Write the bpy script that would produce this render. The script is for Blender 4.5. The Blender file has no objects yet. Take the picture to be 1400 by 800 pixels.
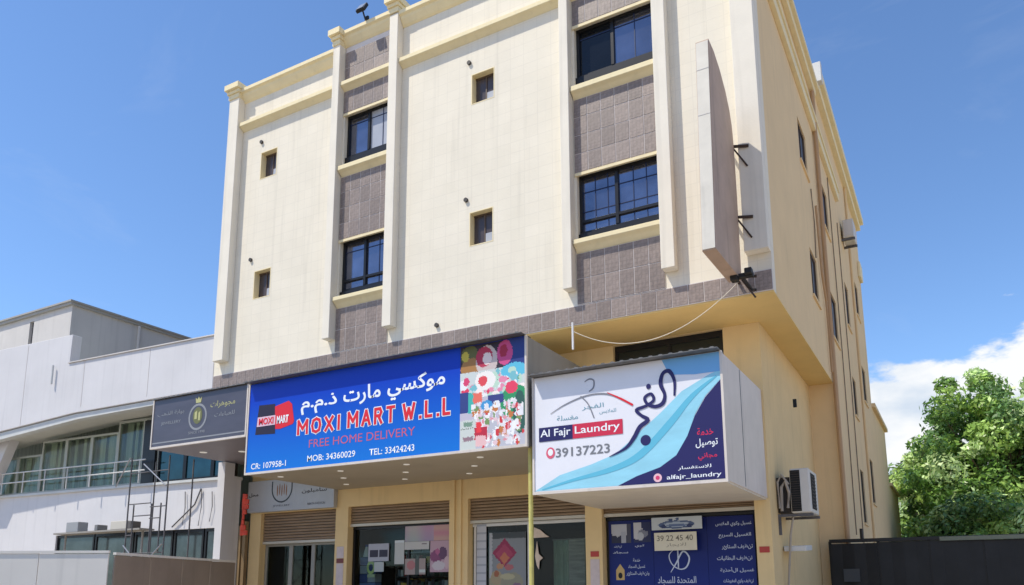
import bpy, bmesh, math, random
from mathutils import Vector, Matrix
random.seed(7)
S = bpy.context.scene
COL = S.collection
rad = math.radians

# ---------------------------------------------------------------- camera
CAM_Z = 1.6
F, CX, CY = 1081.738, 696.761, 606.122
YAW, PITCH, ROLL = -0.51481, 0.18277, 0.00332
cy_, sy_, cp_, sp_, cr_, sr_ = math.cos(YAW), math.sin(YAW), math.cos(PITCH), math.sin(PITCH), math.cos(ROLL), math.sin(ROLL)
fwd = Vector((sy_*cp_, cy_*cp_, sp_)); rgt = Vector((cy_, -sy_, 0)); dwn = fwd.cross(rgt)
r2 = cr_*rgt + sr_*dwn; d2 = -sr_*rgt + cr_*dwn
cd = bpy.data.cameras.new('camera'); cam = bpy.data.objects.new('camera', cd); COL.objects.link(cam)
m = Matrix.Identity(4)
for i in range(3):
    m[i][0] = r2[i]; m[i][1] = -d2[i]; m[i][2] = -fwd[i]
m[2][3] = CAM_Z
cam.matrix_world = m
cd.sensor_width = 36; cd.lens = F/1400*36
cd.shift_x = (700-CX)/1400; cd.shift_y = (CY-400)/1400
cd.clip_start = .1; cd.clip_end = 2000
S.camera = cam

# ---------------------------------------------------------------- sun and sky
SUN = Vector((-.95, -1, 2.2)).normalized()          # towards the sun
elev = math.asin(SUN.z); azim = math.atan2(SUN.x, SUN.y)
W = bpy.data.worlds.new('World'); S.world = W; W.use_nodes = True
nt = W.node_tree; nt.nodes.clear()
def N(t, **k):
    n = nt.nodes.new(t)
    for a, b in k.items(): setattr(n, a, b)
    return n
def LK(a, b): nt.links.new(a, b)
out = N('ShaderNodeOutputWorld'); bg = N('ShaderNodeBackground'); sky = N('ShaderNodeTexSky')
sky.sky_type = 'NISHITA'; sky.sun_disc = False; sky.sun_elevation = elev; sky.sun_rotation = azim
sky.air_density = 1.0; sky.dust_density = .1; sky.ozone_density = 2.0; sky.altitude = 0
bg.inputs[1].default_value = .14
tc = N('ShaderNodeTexCoord'); sep = N('ShaderNodeSeparateXYZ'); LK(tc.outputs['Generated'], sep.inputs[0])
mp = N('ShaderNodeMapping'); mp.inputs['Scale'].default_value = (1, 1, 2.0); LK(tc.outputs['Generated'], mp.inputs[0])
n1 = N('ShaderNodeTexNoise'); n1.inputs['Scale'].default_value = 5.2; n1.inputs['Detail'].default_value = 9; n1.inputs['Roughness'].default_value = .56
LK(mp.outputs[0], n1.inputs['Vector'])
# cumulus bank low in the sky: billow noise lifted near the horizon
el = N('ShaderNodeMapRange'); el.inputs[1].default_value = .17; el.inputs[2].default_value = .33; el.inputs[3].default_value = .34; el.inputs[4].default_value = -.24
LK(sep.outputs[2], el.inputs[0])
azn = N('ShaderNodeMapRange'); azn.inputs[1].default_value = -.80; azn.inputs[2].default_value = -.10; azn.inputs[3].default_value = -.40; azn.inputs[4].default_value = 0
LK(sep.outputs[0], azn.inputs[0])
ad = N('ShaderNodeMath', operation='ADD'); LK(n1.outputs[0], ad.inputs[0]); LK(el.outputs[0], ad.inputs[1])
ad2 = N('ShaderNodeMath', operation='ADD'); LK(ad.outputs[0], ad2.inputs[0]); LK(azn.outputs[0], ad2.inputs[1])
cr = N('ShaderNodeMapRange'); cr.interpolation_type = 'SMOOTHSTEP'; cr.inputs[1].default_value = .50; cr.inputs[2].default_value = .565
LK(ad2.outputs[0], cr.inputs[0])
# thin wisps higher up
mp2 = N('ShaderNodeMapping'); mp2.inputs['Scale'].default_value = (1, 1, 2.6); mp2.inputs['Rotation'].default_value = (0, .5, 0); LK(tc.outputs['Generated'], mp2.inputs[0])
n2 = N('ShaderNodeTexNoise'); n2.inputs['Scale'].default_value = 3.1; n2.inputs['Detail'].default_value = 7; n2.inputs['Roughness'].default_value = .6; n2.inputs['Distortion'].default_value = .6
LK(mp2.outputs[0], n2.inputs['Vector'])
c2 = N('ShaderNodeMapRange'); c2.inputs[1].default_value = .62; c2.inputs[2].default_value = .9; c2.inputs[4].default_value = .16
LK(n2.outputs[0], c2.inputs[0])
mx = N('ShaderNodeMath', operation='MAXIMUM'); LK(cr.outputs[0], mx.inputs[0]); LK(c2.outputs[0], mx.inputs[1])
n3 = N('ShaderNodeTexNoise'); n3.inputs['Scale'].default_value = 9; n3.inputs['Detail'].default_value = 6; LK(mp.outputs[0], n3.inputs['Vector'])
ccol = N('ShaderNodeMix', data_type='RGBA'); ccol.inputs[6].default_value = (4.4, 5.0, 5.8, 1); ccol.inputs[7].default_value = (6.4, 6.5, 6.6, 1)
c3 = N('ShaderNodeMapRange'); c3.inputs[1].default_value = .38; c3.inputs[2].default_value = .56; LK(n3.outputs[0], c3.inputs[0]); LK(c3.outputs[0], ccol.inputs[0])
tint = N('ShaderNodeMix', data_type='RGBA', blend_type='MULTIPLY'); tint.inputs[0].default_value = 1
SKY_TINT = tint.inputs[7]; SKY_TINT.default_value = (.92, 1.10, 1.30, 1)
LK(sky.outputs[0], tint.inputs[6])
mixc = N('ShaderNodeMix', data_type='RGBA'); LK(mx.outputs[0], mixc.inputs[0]); LK(tint.outputs[2], mixc.inputs[6]); LK(ccol.outputs[2], mixc.inputs[7])
LK(mixc.outputs[2], bg.inputs[0]); LK(bg.outputs[0], out.inputs[0])

sl = bpy.data.lights.new('sun', 'SUN'); sl.energy = 4.0; sl.angle = rad(.53); sl.color = (1, .93, .80)
so = bpy.data.objects.new('sun', sl); COL.objects.link(so); so.location = (-20, -30, 60)
so.rotation_euler = (-SUN).to_track_quat('-Z', 'Y').to_euler()
S.view_settings.view_transform = 'Standard'; S.view_settings.look = 'None'
S.view_settings.exposure = 0.15; S.view_settings.gamma = 1.0
S.cycles.max_bounces = 6; S.cycles.transparent_max_bounces = 8

# ---------------------------------------------------------------- materials
def lin(c):
    return tuple(((v/255)/12.92 if v/255 <= .04045 else ((v/255+.055)/1.055)**2.4) for v in c)
MATS = {}
def mat(name, rgb, rough=.7, metal=0., var=.06, scale=3., bump=0., bscale=60., streak=0., spec=.4, stretch=(1,1,1), emit=0.):
    if name in MATS: return MATS[name]
    M = bpy.data.materials.new(name); M.use_nodes = True; t = M.node_tree; b = t.nodes['Principled BSDF']
    b.inputs['Roughness'].default_value = rough; b.inputs['Metallic'].default_value = metal
    b.inputs['Specular IOR Level'].default_value = spec
    co = t.nodes.new('ShaderNodeTexCoord')
    mp = t.nodes.new('ShaderNodeMapping'); mp.inputs['Scale'].default_value = stretch
    t.links.new(co.outputs['Object'], mp.inputs[0])
    no = t.nodes.new('ShaderNodeTexNoise'); no.inputs['Scale'].default_value = scale; no.inputs['Detail'].default_value = 7
    no.inputs['Roughness'].default_value = .6
    t.links.new(mp.outputs[0], no.inputs['Vector'])
    mr = t.nodes.new('ShaderNodeMapRange'); mr.inputs[1].default_value = .3; mr.inputs[2].default_value = .7
    mr.inputs[3].default_value = 1-var; mr.inputs[4].default_value = 1+var*.6
    t.links.new(no.outputs[0], mr.inputs[0])
    hs = t.nodes.new('ShaderNodeHueSaturation'); hs.inputs['Color'].default_value = (*rgb, 1)
    fac = mr.outputs[0]
    if streak:
        m2 = t.nodes.new('ShaderNodeMapping'); m2.inputs['Scale'].default_value = (5, 5, .22)
        t.links.new(co.outputs['Object'], m2.inputs[0])
        n2 = t.nodes.new('ShaderNodeTexNoise'); n2.inputs['Scale'].default_value = 1.3; n2.inputs['Detail'].default_value = 8
        t.links.new(m2.outputs[0], n2.inputs['Vector'])
        r2 = t.nodes.new('ShaderNodeMapRange'); r2.inputs[1].default_value = .55; r2.inputs[2].default_value = .8
        r2.inputs[3].default_value = 1; r2.inputs[4].default_value = 1-streak
        t.links.new(n2.outputs[0], r2.inputs[0])
        mu = t.nodes.new('ShaderNodeMath'); mu.operation = 'MULTIPLY'
        t.links.new(fac, mu.inputs[0]); t.links.new(r2.outputs[0], mu.inputs[1]); fac = mu.outputs[0]
    t.links.new(fac, hs.inputs['Value'])
    t.links.new(hs.outputs[0], b.inputs['Base Color'])
    if bump:
        nb = t.nodes.new('ShaderNodeTexNoise'); nb.inputs['Scale'].default_value = bscale; nb.inputs['Detail'].default_value = 4
        t.links.new(mp.outputs[0], nb.inputs['Vector'])
        bp = t.nodes.new('ShaderNodeBump'); bp.inputs['Strength'].default_value = bump; bp.inputs['Distance'].default_value = .02
        t.links.new(nb.outputs[0], bp.inputs['Height']); t.links.new(bp.outputs[0], b.inputs['Normal'])
    if emit:
        b.inputs['Emission Color'].default_value = (*rgb, 1); b.inputs['Emission Strength'].default_value = emit
    MATS[name] = M
    return M
def attr_mat(name, rough=.55, trans=0.):
    M = bpy.data.materials.new(name); M.use_nodes = True; t = M.node_tree; b = t.nodes['Principled BSDF']
    b.inputs['Roughness'].default_value = rough
    a = t.nodes.new('ShaderNodeAttribute'); a.attribute_name = 'print'
    t.links.new(a.outputs['Color'], b.inputs['Base Color'])
    if trans:
        tr = t.nodes.new('ShaderNodeBsdfTranslucent'); t.links.new(a.outputs['Color'], tr.inputs[0])
        mxs = t.nodes.new('ShaderNodeMixShader'); mxs.inputs[0].default_value = trans
        o = t.nodes['Material Output']; t.links.new(b.outputs[0], mxs.inputs[1]); t.links.new(tr.outputs[0], mxs.inputs[2]); t.links.new(mxs.outputs[0], o.inputs[0])
    return M
def glass_mat(name, tint, fac, rough=.03):
    M = bpy.data.materials.new(name); M.use_nodes = True; t = M.node_tree; t.nodes.remove(t.nodes['Principled BSDF'])
    o = t.nodes['Material Output']; a = t.nodes.new('ShaderNodeBsdfTransparent'); a.inputs[0].default_value = (*tint, 1)
    g = t.nodes.new('ShaderNodeBsdfGlossy'); g.inputs['Roughness'].default_value = rough; g.inputs[0].default_value = (.9, .93, .95, 1)
    no = t.nodes.new('ShaderNodeTexNoise'); no.inputs['Scale'].default_value = 1.5
    bp = t.nodes.new('ShaderNodeBump'); bp.inputs['Strength'].default_value = .05; bp.inputs['Distance'].default_value = .05
    t.links.new(no.outputs[0], bp.inputs['Height']); t.links.new(bp.outputs[0], g.inputs['Normal'])
    x = t.nodes.new('ShaderNodeMixShader'); x.inputs[0].default_value = fac
    t.links.new(a.outputs[0], x.inputs[1]); t.links.new(g.outputs[0], x.inputs[2]); t.links.new(x.outputs[0], o.inputs[0])
    return M

WHITE = mat('cream_render', lin((236, 228, 212)), .8, var=.05, scale=1.6, bump=.12, bscale=25, streak=.14)
def add_grid(M, w, h, amt):
    t = M.node_tree; b = t.nodes['Principled BSDF']; src = b.inputs['Base Color'].links[0].from_socket
    co = t.nodes.new('ShaderNodeTexCoord'); mp = t.nodes.new('ShaderNodeMapping'); mp.inputs['Rotation'].default_value = (math.pi/2, 0, 0)
    br = t.nodes.new('ShaderNodeTexBrick'); br.offset = 0; br.inputs['Scale'].default_value = 1; br.inputs['Brick Width'].default_value = w; br.inputs['Row Height'].default_value = h
    br.inputs['Mortar Size'].default_value = .008; br.inputs['Color1'].default_value = (1, 1, 1, 1); br.inputs['Color2'].default_value = (.975, .975, .97, 1); br.inputs['Mortar'].default_value = (1-amt, 1-amt, 1-amt, 1)
    t.links.new(co.outputs['Object'], mp.inputs[0]); t.links.new(mp.outputs[0], br.inputs['Vector'])
    x = t.nodes.new('ShaderNodeMix'); x.data_type = 'RGBA'; x.blend_type = 'MULTIPLY'; x.inputs[0].default_value = 1
    t.links.new(src, x.inputs[6]); t.links.new(br.outputs[0], x.inputs[7]); t.links.new(x.outputs[2], b.inputs['Base Color'])
WALLW = mat('cream_tiled_render', lin((236, 227, 208)), .75, var=.05, scale=1.1, bump=.1, bscale=25, streak=.13); add_grid(WALLW, .33, .25, .07)
BEIGE = mat('beige_render', lin((234, 205, 158)), .85, var=.05, scale=1.2, bump=.15, bscale=22, streak=.12)
TRIM = mat('yellow_trim', lin((240, 224, 182)), .75, var=.06, scale=3, bump=.1, bscale=25, streak=.10)
SOFFY = mat('yellow_soffit_paint', lin((234, 202, 134)), .75, var=.07, scale=1.2, streak=.05)
YELLOW = mat('yellow_wall', lin((228, 200, 148)), .8, var=.06, scale=1.5, bump=.15, bscale=22, streak=.12)
GROUT = mat('grout', lin((222, 214, 210)), .9)
BLACKFR = mat('black_frame', (.012, .012, .014), .35, metal=.2)
DARKINT = mat('dark_interior', (.012, .013, .013), .8)
WINGL = mat('blue_reflective_glass', lin((122, 126, 142)), .10, metal=.85, var=.3, scale=1.2)
DKGL = mat('dark_glass', lin((34, 38, 44)), .06, metal=.45, var=.2, scale=2)
TEAL = mat('teal_glass', lin((48, 84, 92)), .08, metal=.5, var=.3, scale=1.5)
CURT = mat('pale_blind', lin((172, 176, 186)), .3, var=.08, scale=2, spec=.6)
NETCURT = mat('grey_green_curtain', lin((196, 200, 184)), .6, var=.3, scale=2.5, stretch=(6, 6, .3))
SHUT = mat('roller_steel', lin((150, 128, 104)), .55, metal=.25, var=.2, scale=2, stretch=(1, 1, 5))
SHUTB = mat('shutter_rail', lin((196, 190, 176)), .5, metal=.3)
LWHITE = mat('cool_white_paint', lin((215, 213, 214)), .7, var=.05, scale=1, streak=.1)
GREYW = mat('grey_render', lin((208, 203, 198)), .85, var=.08, scale=.8, streak=.12)
PANEL = mat('grey_metal_panel', lin((150, 150, 146)), .55, metal=.1, var=.08, scale=1.5, streak=.1)
PALEP = mat('pale_metal_panel', lin((218, 208, 198)), .5, metal=.05, var=.09, scale=1.5, streak=.18)
SOFF = mat('soffit_board', lin((168, 158, 140)), .7, var=.08, scale=1.2)
STEEL = mat('steel', lin((165, 165, 168)), .4, metal=.7)
SCAFF = mat('rusty_grey_tube', lin((104, 102, 104)), .6, metal=.4, var=.3, scale=8)
ALU = mat('white_aluminium', lin((215, 214, 210)), .45)
BLACKP = mat('black_plastic', (.015, .015, .015), .5)
ASPH = mat('asphalt', (.17, .155, .135), .92, var=.25, scale=1.2, bump=.5, bscale=90)
PAVE = mat('paving', (.55, .47, .37), .9, var=.15, scale=2, bump=.3)
KERB = mat('kerb_concrete', (.36, .35, .33), .9)
FENCE = mat('black_sheet', (.014, .015, .018), .38, metal=.3, var=.35, scale=1.5)
FTRIM = mat('fence_top_trim', lin((120, 124, 108)), .5, metal=.3)
BARK = mat('bark', lin((92, 76, 60)), .9, bump=.6, var=.3, scale=6)
SHOPGL = glass_mat('shop_glass', (.8, .86, .84), .015)
PRINT = attr_mat('printed_vinyl', .5)
LEAFM = attr_mat('leaf', .38, .25)
INK = {}
def ink(rgb):
    k = 'ink_%d_%d_%d' % rgb
    return mat(k, lin(rgb), .5, var=.02)

# ---------------------------------------------------------------- helpers
class MB:
    def __init__(s): s.v = []; s.f = []; s.c = []
    def quad(s, *p, col=None):
        n = len(s.v); s.v += [tuple(q) for q in p]; s.f.append(tuple(range(n, n+len(p)))); s.c.append(col)
    def box(s, x0, x1, y0, y1, z0, z1):
        if x0 > x1: x0, x1 = x1, x0
        if y0 > y1: y0, y1 = y1, y0
        n = len(s.v)
        s.v += [(x, y, z) for z in (z0, z1) for y in (y0, y1) for x in (x0, x1)]
        for f in ((0, 2, 3, 1), (4, 5, 7, 6), (0, 1, 5, 4), (2, 6, 7, 3), (0, 4, 6, 2), (1, 3, 7, 5)):
            s.f.append(tuple(n+i for i in f)); s.c.append(None)
        return s
    def prism(s, pts, axis, a, b):
        """pts: outline in the two other axes; extruded along axis from a to b"""
        n = len(s.v); k = len(pts)
        def P(p, t):
            return (t, p[0], p[1]) if axis == 'x' else (p[0], t, p[1]) if axis == 'y' else (p[0], p[1], t)
        s.v += [P(p, a) for p in pts] + [P(p, b) for p in pts]
        s.f.append(tuple(n+i for i in range(k))); s.f.append(tuple(n+k+i for i in reversed(range(k)))); s.c += [None, None]
        for i in range(k):
            j = (i+1) % k; s.f.append((n+i, n+k+i, n+k+j, n+j)); s.c.append(None)
        return s
    def tube(s, pts, r, seg=8, r1=None):
        pts = [Vector(p) for p in pts]; n = len(s.v)
        for i, p in enumerate(pts):
            d = (pts[min(i+1, len(pts)-1)]-pts[max(i-1, 0)]).normalized()
            a = d.cross(Vector((0, 0, 1)));
            if a.length < .05: a = d.cross(Vector((1, 0, 0)))
            a.normalize(); b = d.cross(a)
            rr = r if r1 is None else r+(r1-r)*i/(len(pts)-1)
            for k in range(seg):
                t = 2*math.pi*k/seg; s.v.append(tuple(p+a*math.cos(t)*rr+b*math.sin(t)*rr))
        for i in range(len(pts)-1):
            for k in range(seg):
                q = (k+1) % seg; s.f.append((n+i*seg+k, n+i*seg+q, n+(i+1)*seg+q, n+(i+1)*seg+k)); s.c.append(None)
        s.f.append(tuple(n+k for k in reversed(range(seg)))); s.f.append(tuple(n+(len(pts)-1)*seg+k for k in range(seg))); s.c += [None, None]
        return s
    def disc(s, c, r, axis='y', seg=20, thick=.01):
        pts = [(c[0 if axis != 'x' else 1]+r*math.cos(2*math.pi*k/seg), c[2 if axis != 'z' else 1]+r*math.sin(2*math.pi*k/seg)) for k in range(seg)]
        t = {'x': c[0], 'y': c[1], 'z': c[2]}[axis]
        return s.prism(pts, axis, t, t+thick)
    def wall(s, u0, u1, z0, z1, holes, d0, d1, axis='y'):
        """slab with openings, cut in cells; axis = direction of thickness"""
        us = sorted({u0, u1, *[h[i] for h in holes for i in (0, 1)]}); zs = sorted({z0, z1, *[h[i] for h in holes for i in (2, 3)]})
        for j in range(len(zs)-1):
            run = None
            for i in range(len(us)):
                solid = i < len(us)-1 and not any(h[0] <= us[i] and us[i+1] <= h[1] and h[2] <= zs[j] and zs[j+1] <= h[3] for h in holes)
                if solid and run is None: run = us[i]
                if not solid and run is not None:
                    if axis == 'y': s.box(run, us[i], d0, d1, zs[j], zs[j+1])
                    else: s.box(d0, d1, run, us[i], zs[j], zs[j+1])
                    run = None
        return s
def link(name, me, parent=None, kind=None, label=None):
    o = bpy.data.objects.new(name, me); COL.objects.link(o)
    if parent is not None:
        o.parent = parent
        root = parent
        off = Vector((0, 0, 0))
        while root is not None: off += root.location; root = root.parent
        o.location = -off
    if kind: o['kind'] = kind
    if label: o['label'] = label
    return o
def build(mb, name, ma, parent=None, kind=None, label=None, bev=0., smooth=False, recalc=True):
    me = bpy.data.meshes.new(name); me.from_pydata(mb.v, [], mb.f); me.materials.append(ma)
    if any(c is not None for c in mb.c):
        at = me.color_attributes.new('print', 'FLOAT_COLOR', 'CORNER'); li = 0
        buf = []
        for f, c in zip(mb.f, mb.c):
            buf += (list(c or (.5, .5, .5))+[1])*len(f)
        at.data.foreach_set('color', buf)
    if recalc or bev:
        bm = bmesh.new(); bm.from_mesh(me)
        if bev:
            bmesh.ops.recalc_face_normals(bm, faces=bm.faces)
            bmesh.ops.bevel(bm, geom=bm.edges[:], offset=bev, segments=1, affect='EDGES', clamp_overlap=True)
        else: bmesh.ops.recalc_face_normals(bm, faces=bm.faces)
        bm.to_mesh(me); bm.free()
    if smooth: me.shade_smooth()
    me.update()
    return link(name, me, parent, kind, label)
def tag(o, label, cat, group=None):
    o['label'] = label; o['category'] = cat
    if group: o['group'] = group
    return o
def thing(name, label, cat, loc=(0, 0, 0), group=None):
    o = bpy.data.objects.new(name, None); COL.objects.link(o); o.location = loc; o.empty_display_size = .2
    return tag(o, label, cat, group)

# Arabic letters in their joined forms, drawn right to left
AR = {'ا': (0xFE8D, 0xFE8E), 'ب': (0xFE8F,), 'ت': (0xFE95,), 'ج': (0xFE9D,), 'ح': (0xFEA1,), 'خ': (0xFEA5,), 'د': (0xFEA9, 0xFEAA),
      'ذ': (0xFEAB, 0xFEAC), 'ر': (0xFEAD, 0xFEAE), 'ز': (0xFEAF, 0xFEB0), 'س': (0xFEB1,), 'ش': (0xFEB5,), 'ص': (0xFEB9,), 'ض': (0xFEBD,),
      'ط': (0xFEC1,), 'ع': (0xFEC9,), 'غ': (0xFECD,), 'ف': (0xFED1,), 'ق': (0xFED5,), 'ك': (0xFED9,), 'ل': (0xFEDD,), 'م': (0xFEE1,), 'ن': (0xFEE5,),
      'ه': (0xFEE9,), 'و': (0xFEED, 0xFEEE), 'ي': (0xFEF1,), 'ة': (0xFE93, 0xFE94), 'ى': (0xFEEF, 0xFEF0)}
def arabic(s):
    o = []; i = 0
    while i < len(s):
        ch = s[i]
        prev = i > 0 and s[i-1] in AR and len(AR[s[i-1]]) == 1
        if ch not in AR: o.append(ch); i += 1; continue
        if ch == 'ل' and i+1 < len(s) and s[i+1] == 'ا':
            o.append(chr(0xFEFC if prev else 0xFEFB)); i += 2; continue
        nxt = i+1 < len(s) and s[i+1] in AR
        t = AR[ch]
        if len(t) == 2: o.append(chr(t[1] if prev else t[0]))
        else:
            b = t[0]; o.append(chr(b + (3 if prev and nxt else 2 if nxt else 1 if prev else 0)))
        i += 1
    return ''.join(reversed(o))
def lettering(text, x0, x1, z0, z1, y, ma, parent, name='lettering', offset=0., thick=.002, frame=None, slant=0., extra=0.):
    """text converted to a mesh, fitted in the rectangle x0..x1, z0..z1 on the plane y (facing -y)"""
    cu = bpy.data.curves.new('t', 'FONT'); cu.body = text; cu.size = 1; cu.offset = offset; cu.extrude = 0; cu.resolution_u = 3
    cu.space_character = 1+extra
    ob = bpy.data.objects.new('t', cu); COL.objects.link(ob)
    dg = bpy.context.evaluated_depsgraph_get(); me = bpy.data.meshes.new_from_object(ob.evaluated_get(dg))
    bpy.data.objects.remove(ob)
    if not me.vertices: return None
    xs = [v.co.x for v in me.vertices]; ys = [v.co.y for v in me.vertices]
    ax, bx, ay, by = min(xs), max(xs), min(ys), max(ys)
    if frame is None: frame = (ax, bx, ay, by)
    ax, bx, ay, by = frame
    for v in me.vertices:
        u = (v.co.x-ax)/(bx-ax); w = (v.co.y-ay)/max(by-ay, 1e-6)
        v.co = (x0+(x1-x0)*u+slant*(w-.5)*(z1-z0), y, z0+(z1-z0)*w)
    me.materials.clear(); me.materials.append(ma)
    o = link(name, me, parent)
    return o, frame
def grid_print(name, x0, x1, z0, z1, y, nx, nz, paint, parent):
    mb = MB()
    for j in range(nz):
        for i in range(nx):
            a, b = x0+(x1-x0)*i/nx, x0+(x1-x0)*(i+1)/nx; c, d = z0+(z1-z0)*j/nz, z0+(z1-z0)*(j+1)/nz
            mb.quad((a, y, c), (b, y, c), (b, y, d), (a, y, d), col=lin(paint((i+.5)/nx, 1-(j+.5)/nz)))
    return build(mb, name, PRINT, parent, recalc=False)
def bar_poly(mb, pts, y):  # flat outline on plane y
    mb.quad(*[(p[0], y, p[1]) for p in pts])

# ================================================================ SETTING
mb = MB(); mb.quad((-600, -600, 0), (600, -600, 0), (600, 600, 0), (-600, 600, 0)); build(mb, 'ground', mat('dusty_ground', (.52, .44, .34), .95, var=.2, scale=.6, bump=.4), kind='structure')
mb = MB(); mb.quad((-90, -9, .004), (60, -9, .004), (60, 8.4, .004), (-90, 8.4, .004)); build(mb, 'road', ASPH, kind='structure')
mb = MB(); mb.box(-90, 60, 8.55, 15.0, .005, .13); build(mb, 'pavement', PAVE, kind='structure')
mb = MB()
for k in range(50): mb.box(-60+k*1.5, -60+k*1.5+1.48, 8.4, 8.54, .005, .15)
build(mb, 'kerb', KERB, kind='structure')
mb = MB()
for k in range(14): mb.quad((-60+k*8, -.4, .008), (-57+k*8, -.4, .008), (-57+k*8, -.28, .008), (-60+k*8, -.28, .008))
build(mb, 'road_marking', mat('road_paint', (.7, .7, .68), .7), kind='structure')

# ================================================================ APARTMENT BUILDING
XL, XR, YF, ZB, ZT = -16.45, -2.4, 13.5, 6.67, 14.9
B = thing('apartment_building', 'four storey cream corner building with ribbed piers and brown tiled window bays', 'building', (-9.4, 17, 0))
bays = [(-12.32, -10.79), (-6.09, -4.31)]
small = [(-15.17, -14.57, 12.22, 13.0), (-15.17, -14.57, 8.9, 9.67), (-8.59, -7.99, 12.22, 12.97), (-8.62, -8.02, 8.86, 9.65)]
winz = [(8.56, 9.84), (12.03, 13.18)]
holes = list(small)+[(a+.03, b, z0-d, z1) for a, b in bays for z0, z1, d in ((8.56, 9.84, .19), (12.03, 13.18, .31))]
mb = MB().wall(XL, XR, 7.06, ZT, holes, YF, YF+.25)
mb.wall(XL, XR, ZB, 7.06, [], YF+.02, YF+.25)
build(mb, 'front_wall', WALLW, B)
build(MB().box(XL, XR-.25, YF+.25, 20.64, ZB+.02, ZT-.02), 'wall_core', DARKINT, B)
# side wall, first mass above the overhang, second mass down to the ground
swin = [(17.9, 19.0, 11.35, 12.45), (18.3, 19.3, 8.2, 9.35)]
build(MB().wall(YF+.25, 20.64, ZB, ZT, swin, XR-.25, XR, 'x'), 'side_wall', BEIGE, B)
swin2 = [(21.4, 22.5, 11.2, 12.5), (21.45, 22.7, 8.1, 9.4), (25.4, 26.3, 9.6, 11.0), (25.4, 26.3, 6.75, 7.95), (25.4, 26.3, 3.5, 5.1),
         (28.8, 29.8, 11.0, 12.2), (28.8, 29.9, 7.9, 9.15), (28.8, 29.8, 4.4, 5.9)]
build(MB().wall(20.64, 31.5, 0, 15.2, swin2, XR-.25, XR, 'x').box(-16.4, XR-.25, 20.64, 20.89, 0, 15.2).box(-16.4, XR-.25, 31.25, 31.5, 0, 15.2).box(-16.4, XR-.3, 20.9, 31.2, 15.0, 15.15), 'rear_wing_wall', BEIGE, B)
build(MB().box(-16.3, XR-.27, 20.95, 31.2, .1, 14.9), 'rear_wing_core', DARKINT, B)
def side_window(y0, y1, z0, z1):
    w = build(MB().box(XR-.1, XR-.03, y0, y1, z0, z0+.05).box(XR-.1, XR-.03, y0, y1, z1-.05, z1).box(XR-.1, XR-.03, y0, y0+.05, z0+.05, z1-.05).box(XR-.1, XR-.03, y1-.05, y1, z0+.05, z1-.05)
              .box(XR-.1, XR-.04, (y0+y1)/2-.02, (y0+y1)/2+.02, z0+.05, z1-.05), 'window', mat('brown_frame', lin((90, 74, 62)), .5), B)
    build(MB().box(XR-.07, XR-.06, y0+.05, y1-.05, z0+.05, z1-.05), 'pane', mat('dusty_dark_pane', lin((58, 54, 52)), .35, var=.3, scale=2), w)
    build(MB().box(XR-.02, XR+.04, y0-.05, y1+.05, z0-.06, z0-.001), 'sill', BEIGE, w)
for w in swin+swin2: side_window(*w)
# soffit and ground floor
build(MB().box(XL, XR, YF+.01, 15.0, ZB-.03, ZB-.001).box(-2.98, XR, 15.0, 20.64, ZB-.03, ZB-.001), 'soffit', SOFFY, B)
WY = 15.0
openings = [(-16.05, -13.46, .14, 3.6), (-13.06, -10.07, .14, 3.62), (-9.57, -6.7, .14, 3.62), (-6.33, -3.27, .14, 3.24), (-5.98, -3.68, 5.15, 6.63)]
build(MB().wall(XL, -2.98, .13, ZB-.031, openings, WY, WY+.3), 'shop_wall', YELLOW, B)
build(MB().box(-3.28, -2.98, WY+.3, 20.64, .13, ZB-.031).box(XL, -3.28, 20.4, 20.64, .13, ZB-.031), 'shop_side_wall', YELLOW, B)
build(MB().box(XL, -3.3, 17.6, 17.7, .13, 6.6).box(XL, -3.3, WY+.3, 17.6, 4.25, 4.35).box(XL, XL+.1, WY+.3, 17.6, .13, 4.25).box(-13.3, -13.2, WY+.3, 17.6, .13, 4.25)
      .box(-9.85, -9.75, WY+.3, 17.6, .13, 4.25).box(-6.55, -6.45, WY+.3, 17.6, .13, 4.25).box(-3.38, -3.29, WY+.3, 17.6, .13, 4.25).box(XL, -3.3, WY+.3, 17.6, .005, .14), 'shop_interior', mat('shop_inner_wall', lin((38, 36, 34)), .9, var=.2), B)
# raised yellow pilasters between shops
for x0, x1 in ((-9.98, -9.90), (-9.80, -9.72)): build(MB().box(x0, x1, WY-.05, WY-.001, .13, 4.1), 'pilaster', YELLOW, B)
# piers
for x0, x1 in ((-16.27, -15.9), (-12.56, -12.34), (-10.79, -10.54), (-6.31, -6.11), (-4.31, -4.05), (-2.81, -2.401)):
    build(MB().box(x0, x1, 13.28, YF-.001, 7.37, 15.2), 'pier', WHITE, B, bev=.008)
# belt courses and cornices: a thin upright face over a sloping underside
def trim(x0, x1, p, zt, zf, zw, name):
    return build(MB().prism([(YF-.001, zt), (YF-p, zt), (YF-p, zf), (YF-p*.55, zf-(zf-zw)*.35), (YF-.001, zw)], 'x', x0, x1), name, TRIM, B, bev=.005)
secs = [(-15.895, -12.565), (-12.335, -10.795), (-10.535, -6.315), (-6.105, -4.315)]
for x0, x1 in secs: trim(x0, x1, .17, 14.0, 13.9, 13.8, 'belt_course')
for (x0, x1), z in zip(secs+[(-4.045, -2.815)], (15.0, 15.38, 15.25, 15.6, 15.2)):
    build(MB().prism([(YF+.3, z), (YF-.21, z), (YF-.21, z-.10), (YF-.15, z-.13), (YF-.13, z-.19), (YF-.05, z-.30), (YF-.001, z-.34), (YF+.3, z-.34)], 'x', x0, x1), 'cornice', TRIM, B, bev=.006)
    if z-.34 > ZT: build(MB().box(x0, x1, YF+.001, YF+.25, ZT, z-.341), 'parapet', WALLW if x1-x0 > 2 else GROUT, B)
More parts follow.
